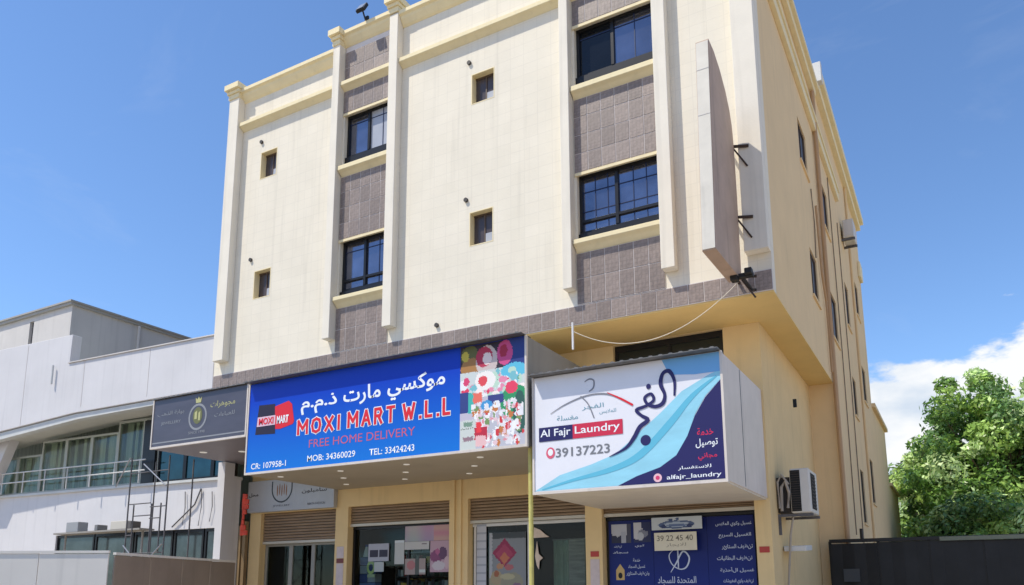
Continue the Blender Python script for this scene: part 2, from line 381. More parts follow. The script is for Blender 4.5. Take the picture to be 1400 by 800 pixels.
for (x0, x1), z in zip(((-16.27, -15.9), (-12.56, -12.34), (-10.79, -10.54), (-6.31, -6.11), (-4.31, -4.05), (-2.81, -2.401)), (15.15, 15.42, 15.62, 15.8, 15.8, 15.5)):
    build(MB().box(x0-.08, x1+.08, 13.14, 13.9, z-.16, z).box(x0-.04, x1+.04, 13.21, 13.9, z-.26, z-.161).box(x0-.015, x1+.015, 13.25, 13.9, z-.40, z-.261), 'pier_cap', TRIM, B, bev=.006)
# side cornice and belt (first mass) and rear wing cornice
build(MB().box(XR+.001, XR+.2, 13.3, 20.9, 14.86, 14.98).box(XR+.001, XR+.12, 13.3, 20.9, 14.66, 14.859), 'side_cornice', TRIM, B, bev=.01)
build(MB().box(XR+.001, XR+.1, 13.3, 24.9, 13.42, 13.68).box(XR+.001, XR+.14, 13.3, 24.9, 13.68, 13.76), 'side_belt_course', TRIM, B, bev=.008)
build(MB().box(XR-.5, XR+.26, 21.3, 31.7, 15.45, 15.68).box(XR-.5, XR+.15, 21.4, 31.6, 15.2, 15.449), 'rear_cornice', TRIM, B, bev=.01)
build(MB().box(XR-.4, XR+.28, 21.05, 21.29, 15.2, 15.78), 'cornice_end_block', ALU, B, bev=.01)
build(MB().box(XR+.001, XR+.1, 30.6, 31.4, 13.0, 13.6), 'corner_bracket', TRIM, B, bev=.02)
build(MB().box(XR-5, XR, 31.5, 37.0, 0, 8.2), 'rear_annexe', BEIGE, B); build(MB().box(XR-5, XR+.12, 31.5, 37.1, 8.2, 8.35), 'annexe_coping', BEIGE, B)
build(MB().box(XR-5, XR, 37.0, 42.0, 0, 5.9), 'low_annexe', BEIGE, B); build(MB().box(XR-5, XR+.1, 37.1, 42.1, 5.9, 6.02), 'annexe_coping', BEIGE, B)
build(MB().tube([(XR+.07, 20.5, 14.6), (XR+.07, 20.5, .1)], .055), 'drain_pipe', mat('brown_pipe', lin((186, 152, 116)), .75), B)
build(MB().tube([(XR+.06, 19.55, 10.9), (XR+.06, 19.7, 9.2), (XR+.06, 20.1, 8.6), (XR+.06, 20.15, 6.8)], .03), 'drain_pipe', MATS['brown_pipe'], B)
build(MB().tube([(XR+.05, 27.7, 15.2), (XR+.05, 27.7, .1)], .04), 'drain_pipe', BEIGE, B)

# wall tiles
TILE = mat('brown_mottled_tile', lin((150, 135, 127)), .45, var=.34, scale=10, bump=.25, bscale=70, streak=.22)
add_grid(TILE, .072, .071, .16)
tms = []
for k in range(5):
    mb = MB().box(-.146, .146, -.012, .004, -.213, .213)
    me = bpy.data.meshes.new('tile'); me.from_pydata(mb.v, [], mb.f)
    g = [1, .9, 1.1, .96, .84][k]
    tm = TILE if k == 0 else mat('brown_mottled_tile_%s' % 'abcd'[k-1], tuple(v*g for v in lin((150, 135, 127))), .45, var=.28, scale=14, bump=.25, bscale=70)
    me.materials.append(tm)
    if k: add_grid(tm, .072, .071, .16)
    bm = bmesh.new(); bm.from_mesh(me); bmesh.ops.recalc_face_normals(bm, faces=bm.faces); bmesh.ops.bevel(bm, geom=[e for e in bm.edges], offset=.004, segments=1, affect='EDGES'); bm.to_mesh(me); bm.free()
    tms.append(me)
def tiles(x0, x1, z0, z1, y):
    nx = max(1, round((x1-x0)/.30)); nz = max(1, round((z1-z0)/.44)); w, h = (x1-x0)/nx, (z1-z0)/nz
    for j in range(nz):
        for i in range(nx):
            o = bpy.data.objects.new('tile', random.choice(tms)); COL.objects.link(o); o.parent = B
            o.location = Vector((x0+(i+.5)*w, y-random.random()*.003, z0+(j+.5)*h)) - B.location
            o.scale = ((w-.011)/.292, 1, (h-.011)/.426)
zones = [(XL+.01, XR-.005, ZB+.01, 7.05)]
for a, b in bays: zones += [(a, b, 7.07, 8.12), (a, b, 9.86, 11.48), (a, b, 13.2, 13.79), (a, b, 14.0, 14.88)]
for x0, x1, z0, z1 in zones: tiles(x0, x1, z0, z1, YF-.016 if z0 > 7.06 else YF-.004)
for a, b in bays:
    for z0, z1 in ((7.065, 8.12), (9.86, 11.48), (13.2, 13.79), (14.0, 14.89)): build(MB().box(a+.002, b-.002, YF-.023, YF-.0005, z0, z1), 'tile_bed', GROUT, B)
build(MB().box(XL+.005, XR-.003, YF-.010, YF+.0195, ZB+.003, 7.058), 'tile_bed', GROUT, B)

# bay windows
def bay_window(x0, x1, z0, z1, lower_bar, right_blind, left_dark, grid):
    y = YF+.15
    fr = MB(); t = .07
    fr.box(x0, x1, y-.04, y+.04, z0, z0+t).box(x0, x1, y-.04, y+.04, z1-t, z1).box(x0, x0+t, y-.04, y+.04, z0+t, z1-t).box(x1-t, x1, y-.04, y+.04, z0+t, z1-t)
    xm = x0+(x1-x0)*.46; fr.box(xm-.035, xm+.035, y-.05, y+.03, z0+t, z1-t)
    zb = z0+t
    if lower_bar: zb = z0+.28; fr.box(x0+t, x1-t, y-.045, y+.035, zb-.03, zb+.03)
    w = build(fr, 'window', BLACKFR, B, bev=.004)
    build(MB().box(x0+t, xm-.03, y, y+.01, z0+t, z1-t), 'pane', DKGL if left_dark else WINGL, w)
    build(MB().box(xm+.03, x1-t, y, y+.01, z0+t, z1-t), 'pane', CURT if right_blind else WINGL, w)
    gb = MB()
    if grid:
        nx = 6
        for i in range(1, nx):
            xx = x0+t+(x1-x0-2*t)*i/nx
            if abs(xx-xm) > .08: gb.box(xx-.008, xx+.008, y-.012, y-.002, z0+t, z1-t)
        for zz in (z0+t+(z1-z0)*.33, z0+t+(z1-z0)*.66): gb.box(x0+t, x1-t, y-.012, y-.002, zz-.008, zz+.008)
    else:
        gb.box(x0+t, x1-t, y-.012, y-.002, z0+(z1-z0)*.78, z0+(z1-z0)*.78+.016); gb.box((xm+x1)/2-.008, (xm+x1)/2+.008, y-.012, y-.002, z0+t, z1-t)
    build(gb, 'glazing_bar', mat('navy_bar', lin((34, 46, 84)), .4), w)
    return w
def bay_sill(x0, x1, zw, zf, zt):
    trim(x0, x1, .17, zt, zf, zw, 'sill')
for i, (a, b) in enumerate(bays):
    bay_window(a+.03, b, 8.56, 9.84, True, False, False, True if i else False)
    bay_window(a+.03, b, 12.03, 13.18, False, i == 0, i == 1, False)
    bay_sill(a+.001, b-.001, 8.13, 8.28, 8.37); bay_sill(a+.001, b-.001, 11.49, 11.61, 11.72)
    build(MB().box(a+.001, b-.001, YF+.04, YF+.16, 8.37, 8.555), 'sill_upstand', BLACKFR, B)
    build(MB().box(a+.001, b-.001, YF+.04, YF+.16, 11.72, 12.025), 'sill_upstand', BLACKFR, B)
    for z in (9.845, 13.185): build(MB().box(a+.001, b-.001, YF-.035, YF-.001, z-.06, z), 'lintel_trim', TRIM, B)
# small square windows with yellow reveals
for x0, x1, z0, z1 in small:
    w = build(MB().box(x0, x0+.02, YF-.004, YF+.2, z0, z1).box(x1-.02, x1, YF-.004, YF+.2, z0, z1).box(x0+.02, x1-.02, YF-.004, YF+.2, z1-.02, z1).box(x0+.02, x1-.02, YF-.004, YF+.2, z0, z0+.02), 'window', TRIM, B)
    build(MB().box(x0+.02, x1-.02, YF+.17, YF+.19, z0+.02, z1-.02), 'pane', mat('brown_glass', lin((78, 70, 72)), .25, var=.2), w)
    build(MB().box(x0+.02, x1-.02, YF+.15, YF+.17, z1-.06, z1-.02).box((x0+x1)/2-.015, (x0+x1)/2+.015, YF+.15, YF+.17, z0+.02, z1-.06), 'frame', mat('brown_frame', lin((90, 74, 62)), .5), w)
    build(MB().box((x0+x1)/2+.02, x1-.03, YF+.155, YF+.168, z0+.03, z0+.3), 'frosted_pane', CURT, w)
for x, z in ((-15.16, 13.3), (-15.31, 10.01), (-8.64, 13.28), (-8.7, 9.96), (-9.43, 7.23)):
    build(MB().tube([(x, YF-.05, z), (x, YF-.001, z)], .05), 'vent_pipe', mat('dark_pvc', lin((70, 66, 64)), .6), B, smooth=False)
# dark mezzanine window above the laundry sign
w = build(MB().box(-5.98, -3.68, WY+.1, WY+.18, 5.15, 5.22).box(-5.98, -3.68, WY+.1, WY+.18, 6.5, 6.63).box(-4.83, -4.77, WY+.1, WY+.18, 5.22, 6.5).box(-5.98, -5.92, WY+.1, WY+.18, 5.22, 6.5).box(-3.74, -3.68, WY+.1, WY+.18, 5.22, 6.5), 'window', BLACKFR, B)
build(MB().box(-5.92, -3.74, WY+.13, WY+.15, 5.22, 6.5), 'pane', mat('black_green_glass', (.012, .016, .012), .3), w)
# side lights on the overhang
build(MB().box(XR-.06, XR, 15.0, 15.05, 4.9, 5.05), 'wall_plate', DARKINT, B)

# ---- shopfronts: shutters, frames, glass
def shutter(x0, x1, z0, z1, y=WY+.12, ma=SHUT):
    pts = []; n = max(3, round((z1-z0)/.075)); h = (z1-z0)/n
    mb = MB()
    for k in range(n):
        a = z0+k*h
        mb.prism([(y+.02, a), (y-.012, a+h*.15), (y-.02, a+h*.5), (y-.012, a+h*.85), (y+.02, a+h*.97)], 'x', x0, x1)
    s = build(mb, 'roller_shutter', ma, B)
    build(MB().box(x0, x1, y-.035, y+.03, z0-.07, z0-.001), 'bottom_rail', SHUTB, s, bev=.006)
    return s
shutter(-16.05, -13.46, 2.86, 3.6); shutter(-13.06, -10.07, 3.2, 3.62); shutter(-9.57, -6.7, 3.13, 3.62); shutter(-6.33, -3.27, 3.12, 3.24)
def shopfront(x0, x1, z1, xs, ma, y=WY+.2, head=True):
    mb = MB(); t = .05
    if head: mb.box(x0, x1, y, y+.06, z1-.07, z1)
    zt = z1-(.07 if head else 0)
    for x, w in xs: mb.box(x-w/2, x+w/2, y-.005, y+.055, .14, zt)
    mb.box(x0, x1, y, y+.06, .14, .3)
    f = build(mb, 'shopfront', ma, B, bev=.004)
    build(MB().box(x0, x1, y+.025, y+.031, .3, zt), 'shop_pane', SHOPGL, f)
    return f
shopfront(-16.05, -13.46, 2.8, [(-16.0, .08), (-15.12, .13), (-14.35, .12), (-13.5, .04)], mat('dull_aluminium', lin((150, 148, 140)), .5, metal=.2))
shopfront(-13.06, -10.07, 3.13, [(-13.02, .06), (-11.35, .06), (-10.1, .06)], BLACKFR)
shopfront(-9.57, -6.7, 3.06, [(-9.5, .06), (-8.1, .12), (-6.75, .08)], ALU)
shopfront(-6.33, -3.27, 3.05, [(-6.28, .06), (-4.8, .06), (-3.3, .06)], BLACKFR)
print('BUILDING DONE', len(bpy.data.objects))
#PART2
# ================================================================ SHOP SIGNS
def sign_box(name, label, x0, x1, y0, y1, z0, z1, face, body, lip=.19, group=None):
    t = thing(name, label, 'shop sign', ((x0+x1)/2, y0, z0), group)
    build(MB().box(x0, x1, y0+.012, y1, z0, z1), 'sign_box', body, t, bev=.006)
    build(MB().box(x0+.02, x1-.02, y0, y0+.0115, z0+.02, z1-.01), 'board', face, t)
    fr = MB().box(x0-.02, x1+.02, y0-.015, y0+.04, z0-.03, z0+.018).box(x0-.02, x0+.018, y0-.015, y0+.04, z0+.018, z1).box(x1-.018, x1+.02, y0-.015, y0+.04, z0+.018, z1)
    build(fr, 'edge_trim', PALEP, t)
    if lip:
        mb = MB(); n = int((x1-x0)/.16); mb.box(x0, x1, y0-lip, y0+.2, z1+.002, z1+.014)
        for k in range(n):           # ribs of the light hood along the top
            a = x0+(x1-x0)*(k+.25)/n; b = x0+(x1-x0)*(k+.75)/n
            mb.prism([(a, z1+.0145), (b, z1+.0145), (b-.02, z1+.03), (a+.02, z1+.03)], 'y', y0-lip, y0+.2)
        build(mb, 'light_hood', mat('hood_sheet', lin((120, 118, 116)), .5, metal=.4, var=.3, scale=6), t)
    return t
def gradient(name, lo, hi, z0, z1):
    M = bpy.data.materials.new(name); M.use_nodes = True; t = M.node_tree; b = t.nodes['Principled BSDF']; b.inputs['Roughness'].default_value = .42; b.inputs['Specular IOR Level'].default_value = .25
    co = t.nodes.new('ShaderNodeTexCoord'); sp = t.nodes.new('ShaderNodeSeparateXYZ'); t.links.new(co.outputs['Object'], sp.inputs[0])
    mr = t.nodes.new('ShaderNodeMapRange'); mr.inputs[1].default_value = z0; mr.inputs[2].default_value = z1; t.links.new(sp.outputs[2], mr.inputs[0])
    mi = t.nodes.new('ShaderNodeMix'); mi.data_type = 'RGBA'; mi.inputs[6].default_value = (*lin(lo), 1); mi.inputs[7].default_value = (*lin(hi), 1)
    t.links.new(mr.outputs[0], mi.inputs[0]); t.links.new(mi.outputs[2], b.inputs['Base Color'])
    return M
def ribbon(mb, pts, ws, y):
    n = len(pts); P = [Vector((p[0], 0, p[1])) for p in pts]
    # smooth with Catmull-Rom
    Q = []; Wd = []
    for i in range(n-1):
        a, b, c, d = P[max(i-1, 0)], P[i], P[i+1], P[min(i+2, n-1)]
        for k in range(5):
            t = k/5; Q.append(.5*((2*b)+(c-a)*t+(2*a-5*b+4*c-d)*t*t+(3*b-a-3*c+d)*t**3)); Wd.append(ws[i]+(ws[i+1]-ws[i])*t)
    Q.append(P[-1]); Wd.append(ws[-1])
    E = []
    for i, q in enumerate(Q):
        d = (Q[min(i+1, len(Q)-1)]-Q[max(i-1, 0)]).normalized(); nrm = Vector((-d.z, 0, d.x))
        E.append((q+nrm*Wd[i]/2, q-nrm*Wd[i]/2))
    for i in range(len(E)-1):
        mb.quad(*[(p.x, y-.00002*i, p.z) for p in (E[i][0], E[i+1][0], E[i+1][1], E[i][1])])
def fan(mb, c, rx, rz, y, n=18, a0=0, a1=360):
    mb.quad(*[(c[0]+rx*math.cos(rad(a0+(a1-a0)*k/n)), y, c[1]+rz*math.sin(rad(a0+(a1-a0)*k/n))) for k in range(n + (0 if a1-a0 == 360 else 1))])

WI = ink((240, 244, 248)); RI = ink((222, 30, 48)); NV = ink((30, 28, 92)); BK = ink((20, 20, 24)); GD = ink((196, 176, 96)); GY = ink((120, 122, 128))
# ---- mart sign
y = 12.0
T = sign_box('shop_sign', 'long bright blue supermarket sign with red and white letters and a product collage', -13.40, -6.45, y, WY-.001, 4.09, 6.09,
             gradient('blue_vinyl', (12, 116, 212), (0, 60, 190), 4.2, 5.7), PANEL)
sbk = [o for o in T.children if o.name.startswith('board')][0]
yl = y-.003
lettering(arabic('موكسي'), -9.55, -8.18, 5.25, 5.72, yl, WI, T, offset=.02)
lettering(arabic('مارت'), -10.68, -9.72, 5.27, 5.66, yl, WI, T, offset=.02)
lettering(arabic('ذ.م.م'), -11.84, -10.85, 5.22, 5.60, yl, WI, T, offset=.02)
GLY = {'M': ([[(0, 0), (0, 1), (.5, .35), (1, 1), (1, 0)]], 1.1), 'O': ([[(.5, 0), (.12, .12), (0, .5), (.12, .88), (.5, 1), (.88, .88), (1, .5), (.88, .12), (.5, 0)]], 1.0), 'X': ([[(0, 0), (1, 1)], [(0, 1), (1, 0)]], .9),
       'I': ([[(.5, 0), (.5, 1)]], .35), 'A': ([[(0, 0), (.5, 1), (1, 0)], [(.2, .33), (.8, .33)]], .95), 'R': ([[(0, 0), (0, 1), (.75, 1), (.95, .76), (.75, .52), (0, .52)], [(.5, .52), (1, 0)]], .85),
       'T': ([[(0, 1), (1, 1)], [(.5, 1), (.5, 0)]], .9), 'W': ([[(0, 1), (.26, 0), (.5, .7), (.74, 0), (1, 1)]], 1.25), 'L': ([[(0, 1), (0, 0), (1, 0)]], .75), '.': ([[(.2, .0), (.8, .0)]], .3)}
def strokes(mb, polys, x0, w, z0, h, t, y):
    q0 = 0
    for p in polys:
        for i in range(len(p)-1):
            a = Vector((x0+p[i][0]*w, z0+p[i][1]*h)); b = Vector((x0+p[i+1][0]*w, z0+p[i+1][1]*h)); d = (b-a).normalized()*t/2; n = Vector((-d.y, d.x))
            yy = y-.0003*q0; q0 += 1
            mb.quad(*[(q.x, yy, q.y) for q in (a-d*.7+n, b+d*.7+n, b+d*.7-n, a-d*.7-n)])
def block_word(text, x0, x1, z0, z1, ma):
    h = z1-z0; gap = .30; tot = sum(GLY[c][1] for c in text)+gap*(len(text)-1); u = (x1-x0)/tot; x = x0; t = .062
    for c in text:
        polys, w = GLY[c]; w *= u
        g = MB(); strokes(g, polys, x+t/2, w-t if c != '.' else .03, z0+t/2, h-t, t+.038, yl); o = build(g, 'letter', WI, T, recalc=False)
        g = MB(); strokes(g, polys, x+t/2, w-t if c != '.' else .03, z0+t/2, h-t, t, yl-.004); build(g, 'letter_face', ma, o, recalc=False)
        x += w+gap*u
block_word('MOXI', -11.92, -10.73, 4.79, 5.13, RI)
block_word('MART', -10.55, -9.34, 4.80, 5.15, RI)
block_word('W.L.L', -9.17, -8.05, 4.81, 5.16, RI)
lettering('FREE HOME DELIVERY', -11.57, -8.86, 4.50, 4.67, yl, ink((196, 96, 130)), T)
lettering('MOB: 34360029', -11.6, -10.32, 4.21, 4.34, yl, WI, T, offset=.01)
lettering('TEL: 33424243', -9.96, -8.87, 4.20, 4.33, yl, WI, T, offset=.01)
lettering('CR: 107958-1', -13.23, -12.2, 4.17, 4.30, yl, WI, T, offset=.01)
mb = MB(); bar_poly(mb, [(-13.16, 4.93), (-12.56, 4.9), (-12.60, 5.56), (-13.08, 5.58)], yl); build(mb, 'logo_panel', ink((34, 26, 52)), T)
mb = MB(); bar_poly(mb, [(-12.56, 5.0), (-12.42, 4.99), (-12.06, 5.06), (-12.02, 5.12), (-12.1, 5.5), (-12.2, 5.58), (-12.60, 5.5)], yl-.002); build(mb, 'logo_panel', RI, T)
mb = MB(); bar_poly(mb, [(-13.12, 5.10), (-12.57, 5.10), (-12.57, 5.31), (-13.1, 5.31)], yl-.004); build(mb, 'logo_strip', ink((226, 190, 205)), T)
lettering('MOXI', -13.06, -12.62, 5.13, 5.28, yl-.008, RI, T, offset=.03)
lettering('MART', -12.52, -12.18, 5.11, 5.28, yl-.008, WI, T, offset=.03)
# product collage print
rr = random.Random(5)
shapes = []
def blob(u, v, a, b, c): shapes.append(('e', u, v, a, b, c))
def rc(u, v, a, b, c): shapes.append(('r', u, v, a, b, c))
rc(.5, .15, .5, .2, (42, 24, 44)); rc(.86, .12, .14, .14, (28, 52, 128)); blob(.15, .1, .14, .1, (96, 96, 40)); blob(.17, .22, .16, .1, (170, 120, 60)); blob(.08, .1, .06, .05, (200, 180, 60))
blob(.42, .17, .17, .15, (206, 190, 186)); blob(.38, .13, .13, .1, (186, 40, 74)); blob(.43, .15, .07, .06, (240, 220, 215)); blob(.70, .12, .12, .12, (206, 72, 134)); blob(.68, .1, .06, .06, (170, 20, 60))
rc(.5, .42, .5, .16, (206, 214, 212)); blob(.84, .3, .2, .07, (90, 190, 220))
for k in range(90): blob(rr.uniform(.05, .97), rr.uniform(.28, .60), rr.uniform(.015, .07), rr.uniform(.012, .045), rr.choice([(240, 240, 240), (232, 140, 170), (225, 50, 90), (190, 220, 200), (250, 235, 230), (120, 190, 200), (60, 140, 90)]))
blob(.40, .36, .16, .09, (245, 240, 235)); blob(.36, .36, .07, .05, (226, 70, 80)); blob(.05, .38, .07, .05, (240, 240, 245)); blob(.1, .35, .05, .04, (220, 60, 110))
rc(.5, .62, .5, .1, (196, 190, 205)); rc(.06, .55, .08, .1, (40, 60, 130)); rc(.18, .56, .05, .1, (60, 180, 170)); blob(.85, .6, .22, .16, (40, 150, 96)); blob(.8, .46, .09, .06, (232, 60, 96)); blob(.92, .7, .1, .2, (40, 90, 80)); rc(.28, .52, .07, .05, (236, 110, 90)); rc(.56, .55, .12, .04, (50, 60, 130)); blob(.42, .6, .09, .05, (60, 150, 210))
for k in range(170): (rc if k % 2 else blob)(rr.uniform(.2, .97), rr.uniform(.58, .98), rr.uniform(.01, .045), rr.uniform(.01, .04), rr.choice([(240, 238, 236), (228, 226, 230), (210, 50, 60), (232, 200, 205), (225, 150, 160), (120, 150, 90), (236, 236, 240), (200, 120, 60), (245, 245, 245)]))
rc(.12, .86, .13, .14, (206, 212, 206)); rc(.12, .80, .11, .003, (120, 130, 120)); rc(.13, .76, .07, .02, (120, 150, 130)); rc(.13, .9, .08, .02, (150, 120, 130)); rc(.33, .86, .1, .06, (190, 30, 60)); rc(.33, .93, .08, .05, (236, 190, 190)); rc(.3, .8, .04, .05, (236, 50, 60))
def paint(shs, base):
    def f(u, v):
        c = base; u += rr.uniform(-.006, .006); v += rr.uniform(-.004, .004)
        for s in shs:
            if s[0] == 'e':
                if ((u-s[1])/s[3])**2+((v-s[2])/s[4])**2 < 1: c = s[5]
            elif s[0] == 'd':
                if abs(u-s[1])/s[3]+abs(v-s[2])/s[4] < 1: c = s[5]
            elif abs(u-s[1]) < s[3] and abs(v-s[2]) < s[4]: c = s[5]
        return c
    return f
grid_print('product_collage', -7.84, -6.47, 4.11, 6.07, y-.004, 84, 120, paint(shapes, (190, 190, 200)), T)
# soffit board with downlights
build(MB().box(-13.38, -6.47, y+.05, WY-.003, 4.062, 4.088), 'soffit_board', SOFF, T)
LAMP = mat('downlight_lens', (.9, .88, .82), .4, emit=.2)
for i in range(8):
    for j in range(3):
        if (i+j) % 2: continue
        d = MB().disc((-12.9+i*.86+.2*j, 12.55+j*.85, 4.052), .065, 'z', 14, .009); build(d, 'downlight', LAMP, T)
# ---- laundry sign
y = 12.1; yl = y-.003
T = sign_box('shop_sign', 'white and pale blue laundry sign box with navy calligraphy and pale metal sides', -6.36, -3.02, y, WY-.001, 3.24, 5.30, mat('white_vinyl', lin((232, 232, 238)), .42, var=.03), PALEP)
mb = MB(); bar_poly(mb, [(-6.34, 3.27), (-5.86, 3.52), (-5.27, 3.66), (-4.83, 3.80), (-4.59, 3.98), (-4.03, 4.41), (-3.67, 4.72), (-3.23, 4.93), (-3.04, 5.0), (-3.04, 4.84), (-3.29, 4.60), (-3.47, 4.32), (-3.61, 3.98), (-3.8, 3.69), (-4.07, 3.52), (-4.48, 3.4), (-4.8, 3.27)], yl)
build(mb, 'pale_blue_swoosh', mat('cyan_vinyl', lin((150, 212, 232)), .42, var=.12, scale=1.6, stretch=(1, 1, 3)), T)
mb = MB(); ribbon(mb, [(-6.2, 3.29), (-5.6, 3.42), (-4.9, 3.55), (-4.4, 3.75), (-3.9, 4.2), (-3.5, 4.62), (-3.1, 4.9)], [.02, .05, .09, .12, .12, .08, .02], yl-.003)
build(mb, 'blue_streak', ink((96, 186, 214)), T)
mb = MB(); bar_poly(mb, [(-4.8, 3.265), (-4.48, 3.4), (-4.07, 3.52), (-3.8, 3.69), (-3.61, 3.98), (-3.47, 4.3), (-3.29, 4.58), (-3.04, 4.83), (-3.04, 3.265)], yl-.0045); build(mb, 'navy_field', NV, T)
mb = MB(); bar_poly(mb, [(-3.98, 5.285), (-3.86, 5.02), (-3.45, 4.97), (-3.04, 4.97), (-3.04, 5.285)], yl-.001); build(mb, 'blue_corner', ink((116, 176, 226)), T)
mb = MB(); bar_poly(mb, [(-6.25, 4.13), (-5.6, 4.13), (-5.6, 4.38), (-6.25, 4.38)], yl-.0042); build(mb, 'name_strip', NV, T)
mb = MB(); bar_poly(mb, [(-5.6, 4.13), (-4.69, 4.13), (-4.69, 4.38), (-5.6, 4.38)], yl-.0042); build(mb, 'name_strip', ink((206, 40, 74)), T)
lettering('Al Fajr', -6.22, -5.64, 4.17, 4.34, yl-.0060, WI, T, offset=.01)
lettering('Laundry', -5.56, -4.74, 4.17, 4.34, yl-.0060, WI, T, offset=.01)
lettering('39137223', -5.93, -4.93, 3.83, 3.99, yl-.002, GY, T, offset=.012)
mb = MB(); fan(mb, (-6.03, 3.92), .085, .1, yl-.002); build(mb, 'phone_mark', ink((222, 96, 120)), T)
mb = MB(); fan(mb, (-6.03, 3.93), .05, .06, yl-.0035); build(mb, 'phone_mark', WI, T)
cal = [(-3.79, 4.66), (-3.78, 4.91), (-3.86, 5.08), (-3.97, 5.05), (-4.01, 4.88), (-3.95, 4.70), (-3.99, 4.56), (-4.12, 4.52), (-4.25, 4.58), (-4.29, 4.69), (-4.18, 4.74), (-4.14, 4.63), (-4.27, 4.55), (-4.44, 4.50), (-4.36, 4.40), (-4.25, 4.31), (-4.39, 4.21), (-4.50, 4.04), (-4.65, 3.88), (-4.94, 3.76)]
mb = MB(); ribbon(mb, cal, [.03, .05, .07, .06, .07, .05, .07, .06, .05, .05, .05, .05, .05, .06, .05, .07, .075, .07, .05, .01], yl-.0060); build(mb, 'calligraphy', NV, T)
mb = MB(); fan(mb, (-4.22, 4.87), .04, .045, yl-.0060); build(mb, 'calligraphy_dot', NV, T)
mb = MB(); fan(mb, (-4.30, 3.98), .088, .088, yl-.0060); build(mb, 'calligraphy_dot', NV, T)
HG = ink((128, 130, 140))
mb = MB(); ribbon(mb, [(-6.02, 4.61), (-5.75, 4.74), (-5.41, 4.84), (-5.12, 4.86), (-4.85, 4.80), (-4.51, 4.60)], [.01, .02, .025, .025, .03, .035], yl-.004); build(mb, 'hanger_drawing', HG, T); mb = MB(); ribbon(mb, [(-5.44, 4.86), (-5.3, 4.7), (-5.2, 4.45)], [.02, .02, .02], yl-.0042); build(mb, 'hanger_drawing', HG, T); mb = MB()
ribbon(mb, [(-5.28, 4.92), (-5.2, 4.98), (-5.19, 5.1), (-5.27, 5.14), (-5.36, 5.1)], [.02, .025, .025, .025, .015], yl-.0035); build(mb, 'hanger_drawing', HG, T)
mb = MB(); ribbon(mb, [(-4.95, 4.86), (-4.7, 4.72), (-4.5, 4.59)], [.01, .035, .035], yl-.0062); build(mb, 'hanger_drawing', RI, T)
for txt, a, b, c, d in (('مغسلة', -5.9, -5.5, 4.47, 4.56), ('الفجر', -5.42, -5.02, 4.6, 4.7), ('للملابس', -5.1, -4.8, 4.5, 4.58)): lettering(arabic(txt), a, b, c, d, yl-.001, ink((110, 160, 176)), T)
for txt, a, b, c, d, mm in (('خدمة', -3.45, -3.19, 3.97, 4.09, ink((214, 40, 84))), ('توصيل', -3.48, -3.13, 3.77, 3.92, WI), ('مجاني', -3.45, -3.15, 3.57, 3.69, ink((214, 40, 84))), ('للاستفسار', -3.78, -3.25, 3.44, 3.51, WI)):
    lettering(arabic(txt), a, b, c, d, yl-.0060, mm, T, offset=.012)
lettering('alfajr_laundry', -3.97, -3.1, 3.29, 3.38, yl-.0060, WI, T, offset=.008)
mb = MB(); fan(mb, (-4.12, 3.35), .07, .07, yl-.0060); build(mb, 'round_mark', ink((236, 190, 200)), T)
mb = MB(); fan(mb, (-4.12, 3.35), .035, .035, yl-.0068); build(mb, 'round_mark', ink((214, 60, 110)), T)
build(MB().box(-6.34, -3.04, y+.05, WY-.003, 3.212, 3.239), 'underside_board', mat('cream_sheet', lin((214, 206, 190)), .6, var=.08), T)
# seam lines on the side of the box
build(MB().box(-3.0195, -3.012, 13.3, 13.312, 3.27, 5.28), 'panel_seam', GY, T)
# ---- black jewellery style sign
y = 12.0; yl = y-.003
T = sign_box('shop_sign', 'dark grey shop sign with a round gold emblem left of the blue supermarket sign', -16.66, -13.46, y, WY-.001, 4.95, 6.12, mat('charcoal_vinyl', lin((82, 80, 92)), .3, var=.15, scale=1.2, stretch=(1, 1, 4)), PANEL, lip=.06)
GP = ink((146, 148, 152)); GG = ink((186, 184, 128))
lettering(arabic('بوابة الذهب'), -16.5, -15.55, 5.68, 5.80, yl, GP, T); lettering('JEWELLERY', -16.35, -15.65, 5.46, 5.55, yl, GP, T)
lettering(arabic('مجوهرات'), -14.65, -13.85, 5.68, 5.86, yl, GG, T); lettering(arabic('للعباءات'), -14.5, -13.85, 5.46, 5.58, yl, GP, T)
mb = MB()
for k in range(24):
    a, b = rad(15*k), rad(15*(k+1)); r0, r1 = .26, .31
    mb.quad(*[(-15.07+r*math.cos(t), yl, 5.55+r*1.02*math.sin(t)) for r, t in ((r0, a), (r1, a), (r1, b), (r0, b))])
build(mb, 'emblem_ring', GP, T)
mb = MB(); fan(mb, (-15.07, 5.58), .16, .2, yl-.002); build(mb, 'emblem', ink((110, 112, 70)), T)
mb = MB(); bar_poly(mb, [(-15.17, 5.5), (-15.09, 5.5), (-15.09, 5.7), (-15.17, 5.66)], yl-.004); bar_poly(mb, [(-15.04, 5.46), (-14.98, 5.46), (-14.98, 5.68), (-15.04, 5.64)], yl-.004); bar_poly(mb, [(-15.15, 5.88), (-14.98, 5.88), (-14.96, 6.02), (-15.02, 5.96), (-15.065, 6.04), (-15.11, 5.96), (-15.17, 6.02)], yl-.004); build(mb, 'emblem', GG, T)
lettering('SINCE 1998', -15.35, -14.8, 5.16, 5.22, yl, GP, T)
mb = MB(); bar_poly(mb, [(-16.62, 5.04), (-13.5, 5.04), (-13.5, 5.07), (-16.62, 5.07)], yl); build(mb, 'silver_line', GP, T)
build(MB().box(-16.64, -13.48, y+.05, WY-.003, 4.925, 4.949), 'soffit_board', mat('purple_grey_board', lin((132, 126, 134)), .5), T)
for i in range(3): build(MB().disc((-15.9+i*.9, 12.9+.4*(i % 2), 4.915), .09, 'z', 14, .009), 'downlight', LAMP, T)
